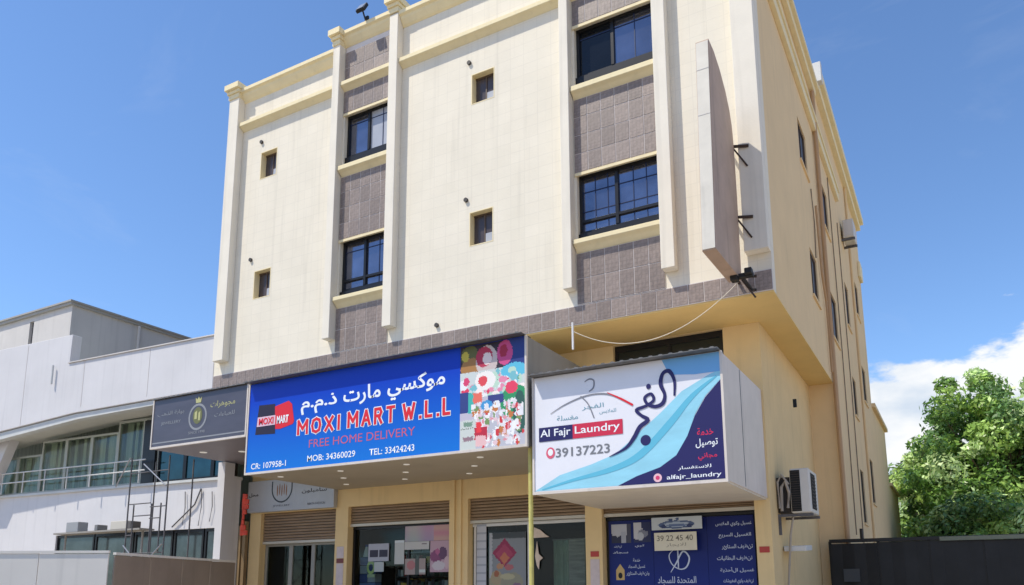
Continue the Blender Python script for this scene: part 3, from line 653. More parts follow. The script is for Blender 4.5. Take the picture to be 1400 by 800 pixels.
# ---- silver sign under the awning
y = 14.86; yl = y-.003
T = thing('shop_sign', 'silver grey fascia sign with a round emblem over the narrow shutter at the left end', 'shop sign', (-15, y, 3.62))
build(MB().box(-16.44, -13.42, y, WY-.001, 3.62, 4.45), 'board', mat('silver_sheet', lin((176, 178, 182)), .4, metal=.15, var=.06), T, bev=.005)
mb = MB()
for k in range(24):
    a, b = rad(180+7.5*k), rad(180+7.5*(k+1))
    mb.quad(*[(-15.2+r*math.cos(t), yl, 4.2+r*1.0*math.sin(t)) for r, t in ((.33, a), (.37, a), (.37, b), (.33, b))])
mb.quad(*[(-15.57, yl, 4.2), (-15.53, yl, 4.2), (-15.53, yl, 4.4), (-15.57, yl, 4.4)]); mb.quad(*[(-14.87, yl, 4.2), (-14.83, yl, 4.2), (-14.83, yl, 4.4), (-14.87, yl, 4.4)])
build(mb, 'emblem_ring', ink((60, 66, 72)), T)
mb = MB()
for k in range(5): fan(mb, (-15.36+.08*k, 4.15+.03*(k % 2)), .02, .15, yl)
build(mb, 'emblem', ink((150, 110, 80)), T)
lettering(arabic('سامبلون'), -14.5, -13.66, 4.02, 4.14, yl, ink((50, 50, 56)), T, offset=.015); lettering('ABAYA FASHION', -14.3, -13.7, 3.72, 3.78, yl, ink((60, 60, 66)), T)
lettering('JEWELLERY', -15.5, -14.9, 3.72, 3.78, yl, ink((60, 60, 66)), T); lettering(arabic('محل'), -16.4, -16.05, 4.02, 4.14, yl, BK, T, offset=.02)

# ---- blade sign on the facade
T = thing('blade_sign', 'tall blank projecting sign with a rounded top on iron brackets near the upper right corner', 'blank sign', (-2.93, 12.3, 6.7))
prof = [(11.54, 6.76), (13.19, 6.82), (13.225, 8.4), (13.20, 9.35), (13.14, 9.72), (13.02, 9.96), (12.8, 10.2), (12.45, 10.42), (12.1, 10.54), (11.78, 10.56)]
IV = mat('weathered_sign_sheet', lin((186, 160, 140)), .6, var=.16, scale=1.6, streak=.3)
build(MB().prism(prof, 'x', -3.08, -2.86), 'panel', IV, T, bev=.006)
build(MB().prism([(11.528, 6.78), (11.539, 6.78), (11.779, 10.53), (11.768, 10.53)], 'x', -3.07, -2.87), 'front_face', mat('bleached_acrylic', lin((214, 208, 196)), .6, var=.1, streak=.2), T)
for z in (9.15, 10.0): build(MB().box(-3.072, -2.868, 11.524+(z-6.78)*.064, 11.53+(z-6.78)*.064, z, z+.012), 'joint', GREYW, T)
for z in (9.35, 8.0, 6.9):
    build(MB().tube([(-2.97, 13.15, z), (-2.97, YF-.02, z)], .03).tube([(-2.90, 13.2, z+.0), (-2.62, 13.27, z-.02)], .028).tube([(-2.88, 13.2, z-.03), (-2.66, 13.27, z-.40)], .016), 'bracket', mat('rusty_iron', lin((70, 56, 48)), .8), T)
# ---- lights and wires on the facade
T = thing('floodlight', 'black floodlight standing on the roof edge against the sky', 'floodlight', (-11.6, 13.2, 15.2))
mb = MB().prism([(13.02, 15.50), (13.09, 15.46), (13.22, 15.70), (13.15, 15.74)], 'x', -11.66, -11.40); build(mb, 'housing', BLACKP, T, bev=.012)
build(MB().prism([(13.015, 15.525), (13.022, 15.52), (13.143, 15.715), (13.136, 15.72)], 'x', -11.63, -11.43), 'lens', mat('lamp_glass', lin((150, 156, 166)), .15), T)
build(MB().tube([(-11.53, 13.14, 15.56), (-11.53, 13.26, 15.37)], .02).box(-11.58, -11.48, 13.29, 13.34, 15.38, 15.5), 'stand', BLACKP, T)
T = thing('spotlight', 'small black twin spotlight under the foot of the blank projecting sign', 'spotlight', (-2.9, 13.1, 6.85))
build(MB().box(-3.0, -2.62, 12.95, 13.05, 6.78, 6.86).box(-2.98, -2.86, 12.85, 13.0, 6.72, 6.82).box(-2.74, -2.62, 12.85, 13.0, 6.8, 6.9), 'lamp_body', BLACKP, T, bev=.01)
build(MB().tube([(-2.8, 13.05, 6.8), (-2.72, 13.3, 6.66), (-2.7, 13.49, 6.72)], .025), 'arm', BLACKP, T)
pts = []
for k in range(25):
    t = k/24; x = -6.14+t*3.2; pts.append((x, 13.30, 6.5+.35*t-.85*4*t*(1-t)*.72+.0))
tag(build(MB().tube(pts, .007, 5), 'cable', mat('white_cable', lin((214, 206, 190)), .6)), 'thin pale cable sagging below the overhang above the laundry sign', 'cable')
tag(build(MB().tube([(-6.12, 13.3, 6.12), (-6.12, 13.3, 6.66)], .022), 'tube_lamp', mat('white_plastic', (.8, .8, .8), .4)), 'short white tube hanging from the overhang beside the cable end', 'tube')
tag(build(MB().tube([(-6.5, 12.25, .13), (-6.49, 12.22, 4.09)], .042, 10), 'support_pole', mat('lime_yellow_paint', lin((198, 190, 112)), .55, var=.2, scale=5)), 'slim pale yellow pole holding up the right end of the blue sign', 'pole')
# ---- air conditioner on the side wall
T = thing('air_conditioner', 'white outdoor air conditioner with bent pipes low on the yellow side wall', 'air conditioner', (-2.6, 16, 2.95))
build(MB().box(-2.72, -2.36, 15.6, 16.5, 3.0, 3.84), 'casing', mat('ac_white', lin((212, 208, 200)), .5, var=.06, streak=.15), T, bev=.02)
build(MB().box(-2.705, -2.53, 15.592, 15.599, 3.03, 3.81), 'coil_panel', DARKINT, T)
mb = MB()
for k in range(17): mb.box(-2.70, -2.535, 15.583, 15.5915, 3.05+k*.045, 3.062+k*.045)
build(mb, 'coil_louvre', mat('dark_fin', lin((60, 54, 50)), .7), T)
mb = MB()
for k in range(10): mb.box(-2.359, -2.345, 15.75, 16.2, 3.1+k*.066, 3.125+k*.066)
build(mb, 'fan_grille', MATS['dark_fin'], T)
build(MB().box(-2.359, -2.352, 15.74, 16.21, 3.08, 3.76), 'fan_opening', DARKINT, T)
build(MB().box(-2.975, -2.74, 15.7, 16.3, 3.02, 3.7), 'rear_coil', MATS['dark_fin'], T)
build(MB().tube([(-2.9, 15.66, 3.05), (-2.88, 15.62, 3.5), (-2.8, 15.6, 3.62), (-2.74, 15.6, 3.4), (-2.78, 15.62, 3.1)], .03).tube([(-2.93, 15.62, 3.1), (-2.94, 15.6, 3.6), (-2.86, 15.58, 3.74), (-2.74, 15.6, 3.55)], .022), 'pipe', mat('pipe_lagging', lin((170, 160, 148)), .7), T)
build(MB().box(-2.98, -2.34, 15.65, 15.7, 2.94, 2.99).box(-2.98, -2.93, 15.65, 15.7, 2.6, 2.94), 'bracket', SCAFF, T); build(MB().box(-2.98, -2.34, 16.4, 16.45, 2.94, 2.99), 'bracket', SCAFF, T)
build(MB().tube([(-2.72, 15.75, 2.95), (-2.80, 15.8, 2.6), (-2.92, 15.9, 1.6), (-2.93, 15.9, .2)], .02), 'drain_hose', MATS['pipe_lagging'], T)

T = thing('air_conditioner', 'small distant air conditioner high on the side wall near the rear roofline', 'air conditioner', (-2.2, 26, 12.4))
build(MB().box(-2.34, -2.02, 25.6, 26.4, 12.5, 13.1), 'casing', MATS['ac_white'], T, bev=.02)
build(MB().box(-2.3, -2.06, 25.585, 25.599, 12.56, 13.04), 'coil_panel', GREYW, T)
build(MB().box(-2.4, -2.0, 25.65, 25.7, 12.42, 12.49).box(-2.4, -2.0, 26.3, 26.35, 12.42, 12.49), 'bracket', SCAFF, T)
for yy, z1, z0 in ((19.2, 11.2, 9.4), (22.95, 13.3, 3), (24.6, 12.6, 2)):
    build(MB().tube([(XR+.02, yy, z1), (XR+.03, yy+.06, (z0+z1)/2), (XR+.02, yy-.03, z0)], .014, 5), 'wall_cable', mat('faded_cable', lin((128, 112, 96)), .8), B)

# ================================================================ THINGS IN THE SHOP WINDOWS
def poster(name, label, cat, x0, x1, z0, z1, y, nx, nz, fn, group=None):
    t = thing(name, label, cat, ((x0+x1)/2, y, z0), group)
    build(MB().box(x0, x1, y+.0015, y+.006, z0, z1), 'backing', ALU, t)
    grid_print('print', x0, x1, z0, z1, y, nx, nz, fn, t)
    return t
yg = WY+.19
# laundry window: three navy banners with white lettering
NAVYV = gradient('navy_vinyl', (24, 50, 140), (14, 28, 92), .4, 3)
def banner(x0, x1, label):
    t = thing('window_banner', label, 'banner', ((x0+x1)/2, yg, 1))
    build(MB().box(x0, x1, yg-.004, yg, .35, 2.97), 'banner_sheet', NAVYV, t); return t
LT = ink((196, 206, 226))
t1 = banner(-6.26, -5.32, 'navy laundry window banner with two pictures of hanging white garments')
grid_print('garment_picture', -6.2, -5.78, 2.52, 2.9, yg-.007, 24, 20, paint([('r', .5, .5, .5, .5, (26, 30, 60)), ('e', .25, .2, .3, .5, (176, 178, 186)), ('r', .5, .3, .3, .28, (176, 178, 186)), ('r', .62, .7, .12, .3, (160, 164, 176)), ('r', .9, .5, .1, .5, (60, 62, 80)), ('e', .12, .95, .3, .35, (26, 30, 60))], (24, 34, 80)), t1)
grid_print('garment_picture', -5.72, -5.36, 2.52, 2.92, yg-.007, 24, 20, paint([('e', .2, .35, .35, .5, (190, 190, 196)), ('e', .55, .55, .3, .2, (120, 124, 140)), ('e', .4, .7, .2, .2, (180, 184, 192)), ('e', .8, .15, .35, .3, (24, 34, 80))], (24, 34, 80)), t1)
for txt, a, b, c, d in (('تنظيف', -6.15, -5.98, 2.42, 2.48), ('كوي', -5.7, -5.5, 2.42, 2.48), ('سجاد', -6.18, -5.85, 2.30, 2.36), ('خدمة', -5.75, -5.6, 2.14, 2.21), ('غسيل السجاد', -5.86, -5.5, 2.0, 2.08), ('وتنظيف الستائر', -5.9, -5.42, 1.86, 1.95), ('وجميع المفروشات', -6.1, -5.45, 1.55, 1.66)): lettering(arabic(txt), a, b, c, d, yg-.007, LT, t1, offset=.01)
mb = MB(); bar_poly(mb, [(-6.12, 1.78), (-5.94, 1.78), (-5.94, 1.98), (-6.03, 2.1), (-6.12, 1.98)], yg-.007); build(mb, 'lantern_mark', ink((196, 168, 110)), t1)
mb = MB(); fan(mb, (-6.03, 1.87), .045, .06, yg-.01); build(mb, 'lantern_mark', BK, t1)
t2 = banner(-5.315, -4.235, 'navy laundry window banner with a large looped monogram behind the pale notice')
mb = MB(); ribbon(mb, [(-4.98, 1.92), (-4.86, 2.1), (-4.72, 2.32), (-4.6, 2.2), (-4.66, 2.02), (-4.8, 1.98), (-4.95, 2.08), (-5.0, 2.25), (-4.9, 2.36)], [.01, .03, .03, .03, .03, .02, .02, .02, .01], yg-.007); ribbon(mb, [(-4.82, 2.34), (-4.82, 2.0)], [.025, .025], yg-.012); build(mb, 'monogram', LT, t2)
lettering(arabic('المتحدة للسجاد'), -5.25, -4.48, 1.68, 1.84, yg-.007, LT, t2, offset=.012); lettering('LAUNDRY', -5.1, -4.5, 1.45, 1.55, yg-.007, LT, t2)
t3 = banner(-4.23, -3.34, 'navy laundry window banner listing services in six lines of white lettering')
for k, txt in enumerate(('غسيل وكوي الملابس', 'الغسيل السريع', 'تنظيف الستائر', 'تنظيف البطانيات', 'غسيل الأحذية', 'تنظيف وكوي المفروشات', 'توصيل للمنازل')): lettering(arabic(txt), -4.06+.05*(k % 3), -3.38-.02*(k % 2), 2.76-k*.215, 2.86-k*.215, yg-.007, LT, t3, offset=.01)
poster('emblem_sign', 'pale sign with a blue laundry emblem above the white paper notice', 'sign', -5.29, -4.28, 2.74, 2.985, WY+.05, 40, 16,
       paint([('e', .5, .6, .36, .32, (70, 90, 130)), ('e', .5, .6, .28, .2, (160, 176, 196)), ('e', .5, .66, .2, .1, (90, 110, 150)), ('e', .24, .72, .06, .14, (40, 56, 100)), ('e', .76, .72, .06, .14, (40, 56, 100)), ('e', .38, .22, .04, .12, (60, 80, 120)), ('e', .52, .16, .03, .1, (60, 80, 120))], (186, 194, 200)))
T = thing('paper_notice', 'white paper notice with a handwritten style number hung in front of the navy banners', 'notice', (-4.8, WY+.03, 2.33))
build(MB().box(-5.235, -4.39, WY+.02, WY+.03, 2.335, 2.685), 'sheet', mat('paper', lin((216, 212, 196)), .8), T)
lettering('39 22 45 40', -5.18, -4.46, 2.52, 2.63, WY+.018, ink((120, 118, 108)), T, offset=.01); lettering(arabic('للايجار'), -5.0, -4.6, 2.40, 2.48, WY+.018, ink((140, 136, 126)), T)
# number plates on the pillars
for x, lab in ((-6.5, 'small red plate above a white notice on the pillar left of the laundry window'), (-3.13, 'small red plate on the corner pillar right of the navy laundry window')):
    T = thing('address_plate', lab, 'plate', (x, WY-.01, 2.2), 'address plates on the pillars')
    build(MB().box(x-.09, x+.09, WY-.012, WY-.001, 2.25, 2.36), 'red_plate', ink((178, 66, 58)), T)
    if x < -5: build(MB().box(x-.1, x+.1, WY-.01, WY-.001, 1.5, 2.2), 'white_sheet', mat('worn_paper', lin((206, 192, 190)), .8, var=.1, scale=8), T)
T = thing('address_plate', 'pink and white notice stuck on the pillar left of the supermarket window', 'plate', (-13.2, WY-.01, 2.2), 'address plates on the pillars')
build(MB().box(-13.38, -13.16, WY-.012, WY-.001, 2.25, 2.36), 'red_plate', ink((120, 64, 62)), T); build(MB().box(-13.38, -13.16, WY-.01, WY-.001, 1.6, 2.24).box(-13.38, -13.16, WY-.01, WY-.001, 2.37, 2.65), 'white_sheet', MATS.get('worn_paper') or WI, T)
# textile shop window (third)
poster('window_poster', 'tall grey window poster with a dark pink diamond over flowers', 'poster', -9.12, -8.2, .6, 2.84, yg, 44, 130,
       paint([('r', .5, .5, .5, .5, (128, 132, 136)), ('r', .5, .03, .5, .03, (60, 66, 68)), ('r', .04, .5, .04, .5, (168, 170, 174)), ('e', .4, .5, .5, .09, (150, 146, 120)), ('e', .2, .44, .16, .07, (160, 146, 116)), ('e', .62, .48, .3, .09, (140, 138, 118)), ('d', .42, .2, .34, .14, (142, 36, 74)), ('d', .42, .21, .24, .1, (160, 58, 88)), ('d', .42, .25, .14, .06, (186, 110, 78)), ('e', .30, .33, .1, .03, (176, 130, 96)), ('e', .55, .34, .12, .03, (168, 96, 100)), ('e', .2, .40, .07, .03, (150, 90, 60)), ('e', .5, .43, .2, .03, (170, 164, 132)), ('e', .75, .52, .12, .03, (126, 96, 122)), ('e', .3, .6, .2, .03, (104, 100, 84))], (120, 124, 128)))
poster('display_banner', 'narrow white display banner with faint lines of print at the left of the textile window', 'banner', -9.45, -9.2, .4, 3.04, yg, 10, 60,
       lambda u, v: (188, 190, 196) if int(v*60) % 4 else (158, 162, 172))
REFL = mat('pale_reflection', lin((222, 204, 186)), .8, var=.2, scale=5)  # pale cut shapes stand in for sunlit reflections on the shop glass
tag(build(MB().prism([(-8.0, 2.69), (-7.99, 2.92), (-7.84, 2.86), (-7.72, 2.76), (-7.62, 2.70)], 'y', yg-.012, yg-.004), 'sunlit_reflection', REFL), 'small pale pointed shape imitating a sunlit reflection high in the right half of the textile window', 'reflection')
tag(build(MB().prism([(-7.93, 2.1), (-7.97, 2.3), (-7.92, 2.62), (-7.88, 2.35), (-7.78, 2.26), (-7.86, 2.2), (-7.88, 2.02)], 'y', yg-.012, yg-.004), 'sunlit_reflection', REFL), 'narrow pale shape imitating a sunlit reflection beside the green curtain in the textile window', 'reflection')
build(MB().box(-6.75-.42, -6.8, yg-.01, yg-.002, 1.0, 2.62), 'window_strip', mat('ribbed_grey', lin((92, 104, 98)), .6, var=.4, scale=3, stretch=(1, 1, 8)), B)
T = thing('curtain', 'grey green curtain hanging behind the right half of the textile window', 'curtain', (-7.4, 16.1, .2))
mb = MB(); n = 40
for k in range(n):
    a, b = -7.98+k*1.05/n, -7.98+(k+1)*1.05/n; ya, yb = 16.1+.04*math.sin(k*1.3), 16.1+.04*math.sin((k+1)*1.3)
    mb.quad((a, ya, .2), (b, yb, .2), (b, yb, 2.68), (a, ya, 2.68))
build(mb, 'drape', mat('sage_cloth', lin((168, 190, 180)), .8, var=.15, scale=3), T); build(MB().tube([(-8.0, 16.1, 2.7), (-6.9, 16.1, 2.7)], .02), 'rail', STEEL, T)
# supermarket window (second)
poster('window_poster', 'large pink and grey window poster across the top right of the supermarket glass', 'poster', -11.45, -10.13, 2.72, 3.08, yg, 40, 12, lambda u, v: (176-int(20*v), 152+int(14*math.sin(u*9)), 164) if u < .62 else (188, 140+int(12*math.sin(v*9)), 142))
poster('window_poster', 'white window poster hooked around the dark screen in the supermarket glass', 'poster', -11.75, -11.47, 2.2, 2.76, yg, 12, 20, paint([('r', .5, .06, .5, .06, (200, 206, 208))], (184, 186, 182)))
poster('window_poster', 'wide pale window poster below the pink one in the supermarket glass', 'poster', -11.46, -10.75, 2.53, 2.715, yg, 20, 8, paint([('r', .8, .3, .08, .1, (110, 96, 104))], (186, 184, 180)))
poster('window_poster', 'pink flowered window poster at the right edge of the supermarket glass', 'poster', -10.72, -10.13, 2.0, 2.715, yg, 24, 30, paint([('e', .3, .5, .3, .2, (128, 66, 104)), ('e', .6, .4, .2, .2, (96, 62, 92)), ('e', .4, .8, .3, .15, (196, 186, 190)), ('e', .8, .7, .12, .2, (200, 170, 176)), ('e', .35, .35, .1, .1, (170, 90, 130))], (182, 150, 162)))
poster('window_poster', 'small window poster with a red oval and grey lines below the dark screen', 'poster', -11.44, -10.85, 1.95, 2.32, yg, 20, 16, paint([('e', .3, .4, .2, .3, (170, 110, 110)), ('r', .6, .5, .1, .5, (80, 84, 78)), ('r', .85, .8, .15, .1, (190, 196, 190))], (156, 140, 134)))
T = thing('price_board', 'white framed panel with two dark squares in the middle of the supermarket window', 'board', (-12.2, yg, 2.2))
build(MB().box(-12.55, -11.93, yg, yg+.02, 2.28, 2.7), 'panel', mat('pale_card', lin((168, 170, 180)), .6), T)
for x in (-12.5, -12.21): build(MB().box(x, x+.25, yg-.006, yg-.001, 2.38, 2.55), 'dark_square', mat('dark_violet', lin((44, 38, 56)), .4), T)
poster('price_card', 'small pale card under the framed panel in the supermarket window', 'card', -12.36, -12.07, 2.03, 2.26, yg, 10, 8, lambda u, v: (168, 176, 176))
T = thing('drinks_display', 'tall stack of blue and white drink cartons at the left of the supermarket window', 'carton stack', (-13.0, 15.5, .14))
rr = random.Random(3)
for j in range(11):
    for i in range(2):
        c = rr.choice([(70, 96, 156), (96, 116, 168), (120, 138, 176), (60, 80, 140), (150, 160, 180)])
        x = -13.02+i*.25; z = .15+j*.205
        build(MB().box(x, x+.24, 15.45, 15.7, z, z+.195), 'carton', ink(c), T, bev=.006)
T2 = thing('drinks_bottle', 'white and blue bottle standing on top of the blue drink cartons', 'bottle', (-12.9, 15.5, 2.4))
build(MB().tube([(-12.9, 15.55, 2.41), (-12.9, 15.55, 2.56), (-12.9, 15.55, 2.66)], .09, 12, .03), 'bottle_body', ink((190, 204, 214)), T2); build(MB().tube([(-12.9, 15.55, 2.66), (-12.9, 15.55, 2.71)], .035, 10), 'cap', ink((40, 70, 150)), T2)
T = thing('ring_lamp', 'green and white ring shaped display hanging beside the drink cartons', 'display', (-12.55, 15.3, 2.1))
mb = MB()
for k in range(20):
    a, b = rad(18*k), rad(18*(k+1))
    mb.quad(*[(-12.55+r*.75*math.cos(t), 15.3, 2.14+r*math.sin(t)) for r, t in ((.09, a), (.17, a), (.17, b), (.09, b))])
build(mb, 'ring', ink((176, 196, 130)), T); build(MB().box(-12.66, -12.44, 15.31, 15.33, 1.9, 1.98), 'foot', ink((176, 186, 160)), T)
T = thing('shelf_unit', 'dark shelf with small red and grey goods behind the supermarket glass', 'shelf', (-11.6, 16.3, .14))
build(MB().box(-12.4, -10.4, 16.5, 16.54, .14, 2.6).box(-12.4, -12.36, 16.1, 16.5, .14, 2.6).box(-10.44, -10.4, 16.1, 16.5, .14, 2.6), 'cabinet', mat('brown_board', lin((70, 56, 50)), .7), T)
for k in range(5):
    z = .5+k*.5; sh = build(MB().box(-12.36, -10.44, 16.1, 16.5, z, z+.03), 'shelf', STEEL, T); x = -12.3
    while x < -10.6:
        w = rr.uniform(.1, .22); h = rr.uniform(.16, .36)
        build(MB().box(x, x+w, 16.15, 16.4, z+.031, z+.031+h), 'packet', ink(rr.choice([(150, 40, 40), (180, 180, 176), (70, 60, 60), (190, 150, 60), (60, 90, 60), (120, 120, 130)])), sh); x += w+rr.uniform(.01, .06)
T = thing('goods_rack', 'dark rack crowded with small bottles and boxes just inside the supermarket glass', 'rack', (-11.3, 15.6, .14))
for x in (-11.95, -10.2): build(MB().box(x, x+.03, 15.5, 15.75, .14, 2.35), 'upright', BLACKFR, T)
for k in range(7):
    z = .4+k*.3; sh = build(MB().box(-11.92, -10.2, 15.5, 15.75, z, z+.02), 'shelf', BLACKFR, T); x = -11.9
    while x < -10.32:
        w = rr.uniform(.05, .11); h = rr.uniform(.12, .24)
        build(MB().box(x, x+w, 15.53, 15.68, z+.021, z+.021+h), 'packet', ink(rr.choice([(120, 30, 34), (150, 150, 150), (34, 34, 40), (60, 40, 36), (40, 60, 50), (90, 94, 104), (170, 140, 60)])), sh); x += w+rr.uniform(.005, .04)
# first shop: post, red ribbon
T = thing('timber_post', 'rough brown post with a red cloth at the left end of the shops', 'post', (-16.25, 14.2, 0))
build(MB().box(-15.60, -15.50, 14.0, 14.1, .13, 3.3).box(-15.80, -15.72, 14.05, 14.12, .13, 3.2), 'post', mat('brown_timber', lin((128, 104, 70)), .8, var=.3, scale=4, stretch=(1, 1, .2)), T)
mb = MB()
for k in range(8):
    z = 4.0-k*.13; w = .07+.05*math.sin(k*1.1)
    mb.prism([(-15.58-w, z), (-15.58+w, z-.02), (-15.56+w*.8, z-.13), (-15.60-w*.8, z-.14)], 'y', 13.98+.03*math.sin(k), 14.01+.03*math.sin(k))
build(mb, 'red_cloth', mat('red_cloth', lin((206, 72, 50)), .8, var=.3, scale=9), T)

# ================================================================ LEFT BUILDING (turned a little towards the street)
A = rad(3.5); OX, OY = -16.45, 13.5
def turn(mb):
    mb.v = [(OX+(x-OX)*math.cos(A)-(y-OY)*math.sin(A), OY+(x-OX)*math.sin(A)+(y-OY)*math.cos(A), z) for x, y, z in mb.v]; return mb
LBD = thing('white_building', 'low white building with a plain upper band left of the cream building', 'building', (-22, 15, 0))
fasc = [(-16.47, 6.74), (-16.47, 8.17), (-22.28, 8.17), (-22.25, 9.05), (-36, 9.05), (-36, 5.5), (-25.24, 6.40), (-21.9, 6.64)]  # left building outlines: corners unprojected from image pixels onto the turned plane
build(turn(MB().prism(fasc, 'y', 13.5, 13.8)), 'upper_band', LWHITE, LBD, bev=.01)
for x in (-18.9, -21.6, -24.3, -27.0): build(turn(MB().box(x, x+.012, 13.494, 13.5, 6.8 if x > -22 else 6.5, 8.15 if x > -22 else 9.0)), 'panel_joint', GREYW, LBD)
build(turn(MB().box(-22.3, -16.47, 13.46, 13.84, 8.17, 8.2)), 'coping', GREYW, LBD)
DW = mat('dirty_white', lin((206, 208, 206)), .7, var=.08)
build(turn(MB().prism([(-16.5, 6.60), (-16.5, 6.72), (-21.9, 6.62), (-25.2, 6.38), (-36, 5.48), (-36, 5.3), (-25.2, 6.17), (-21.75, 6.46)], 'y', 13.56, 13.78)), 'band_lip', DW, LBD)
build(turn(MB().prism([(-16.5, 6.62), (-16.5, 6.7), (-21.9, 6.6), (-25.2, 6.36), (-36, 5.46), (-36, 5.4), (-25.2, 6.28), (-21.75, 6.54)], 'y', 13.81, 14.9)), 'porch_soffit', mat('grey_soffit', lin((206, 206, 198)), .8), LBD)
RY = 14.45  # recess plane; wall, ledge and window coordinates here were scaled about the camera
build(turn(MB().wall(-36, -16.47, 0, 4.5, [(-23.5, -16.7, .5, 3.23)], RY, RY+.25)), 'lower_wall', LWHITE, LBD)
build(turn(MB().box(-36, -16.47, RY-.08, RY+.3, 4.501, 4.57)), 'window_ledge', DW, LBD)
build(turn(MB().box(-36, -16.47, 17.0, 17.2, 0, 8.1).box(-36, -16.5, 13.81, 17.2, 7.9, 8.0)), 'rear_wall', NETCURT, LBD)
build(turn(MB().box(-16.70, -16.46, 14.1, 14.44, .13, 4.9)), 'end_pillar', LWHITE, LBD)
edges = [-16.5, -17.35, -18.4, -19.45, -20.1, -21.2, -22.35, -23.5, -24.65, -25.8, -26.95, -28.4]
PG = glass_mat('pale_green_glass', (.80, .85, .80), .04)
for i in range(len(edges)-1):
    b, a = edges[i], edges[i+1]; teal = i < 3; zt = 6.5 if a > -21.8 else 6.2 if a > -25 else 5.8
    f = build(turn(MB().box(a, a+.06, RY+.05, RY+.13, 4.58, zt).box(b-.06, b, RY+.05, RY+.13, 4.58, zt).box(a+.06, b-.06, RY+.05, RY+.13, 4.58, 4.64).box(a+.06, b-.06, RY+.05, RY+.13, zt-.06, zt)), 'window', BLACKFR if teal else mat('grey_frame', lin((170, 174, 164)), .5), LBD)
    build(turn(MB().box(a+.06, b-.06, RY+.08, RY+.1, 4.64, zt-.06)), 'pane', TEAL if teal else PG, f)
    if not teal:
        mb = MB(); n = 16
        for k in range(n):
            x0, x1 = a+.06+(b-a-.12)*k/n, a+.06+(b-a-.12)*(k+1)/n; yy = RY+.3+.06*(k % 2); y2 = RY+.3+.06*((k+1) % 2)
            if (k % 5) < 2+(i % 3): mb.quad((x0, yy, 4.6), (x1, y2, 4.6), (x1, y2, zt), (x0, yy, zt))
        build(turn(mb), 'curtain', NETCURT, f, recalc=False)
build(turn(MB().prism([(-26.9, 4.58), (-26.4, 4.58), (-25.5, 6.3), (-25.9, 6.3)], 'y', 14.0, 14.3)), 'slanted_column', LWHITE, LBD)
rail = MB()
for z in (4.92, 5.22): rail.tube([(-26.2, 14.2, z), (-19.6, 14.2, z)], .02)
for k in range(7): rail.tube([(-26.0+k*1.03, 14.2, 4.57), (-26.0+k*1.03, 14.2, 5.22)], .018)
build(turn(rail), 'handrail', ALU, LBD)
build(turn(MB().box(-20.0, -19.5, RY-.04, RY+.04, 4.58, 6.4)), 'dark_column', BLACKFR, LBD)
for x0, x1 in ((-23.5, -21.85), (-21.8, -20.2), (-20.15, -18.65), (-18.6, -17.5), (-17.45, -16.7)):
    f = build(turn(MB().box(x0, x1, RY+.05, RY+.15, 3.15, 3.225).box(x0, x0+.06, RY+.05, RY+.15, .5, 3.15).box(x1-.06, x1, RY+.05, RY+.15, .5, 3.15)), 'window', BLACKFR, LBD)
    build(turn(MB().box(x0+.06, x1-.06, RY+.08, RY+.1, .5, 3.15)), 'pane', mat('smoky_glass', lin((74, 82, 84)), .08, metal=.35, var=.35, scale=2.5), f)
for x, z, h in ((-18.2, 4.25, .9), (-17.6, 4.3, 1.0), (-17.2, 4.2, .8)):
    build(turn(MB().tube([(x, RY-.04, z), (x+.05, RY-.05, z-h*.5), (x-.03, RY-.04, z-h)], .012, 5)), 'hanging_cable', SCAFF, LBD)
build(turn(MB().tube([(-18.6, RY-.05, 3.3), (-17.8, RY-.05, 3.88), (-17.6, RY-.05, 4.3)], .02, 5)), 'hanging_cable', SCAFF, LBD)
build(turn(MB().tube([(-22.9, 13.42, 8.17), (-22.9, 13.42, 7.6)], .03)), 'overflow_pipe', DW, LBD)
# grey penthouse behind the parapet
PH = thing('grey_rooftop_block', 'grey rooftop building with a flat dark edged roof behind the white parapet', 'building', (-30, 18, 8))
build(MB().wall(-40, -25.58, 7.5, 11.18, [(-30.6, -29.9, 9.0, 10.6), (-28.05, -27.8, 9.9, 11.0)], 15.0, 15.2), 'wall', GREYW, PH)
build(MB().box(-25.78, -25.58, 15.2, 24, 7.5, 11.18).box(-40, -25.78, 23.8, 24, 7.5, 11.18), 'wall', GREYW, PH)
build(MB().box(-40, -25.5, 14.9, 24.1, 11.18, 11.27).box(-40, -25.46, 14.86, 24.14, 11.271, 11.33), 'roof', mat('roof_edge', lin((168, 164, 158)), .7), PH)
build(MB().box(-30.6, -29.9, 15.1, 15.12, 9.0, 10.6).box(-28.05, -27.8, 15.1, 15.12, 9.9, 11.0), 'opening', mat('slate_glass', lin((56, 58, 66)), .4), PH)
build(MB().tube([(-25.5, 17.5, 8.2), (-25.5, 17.5, 11.15)], .05), 'downpipe', GREYW, PH)
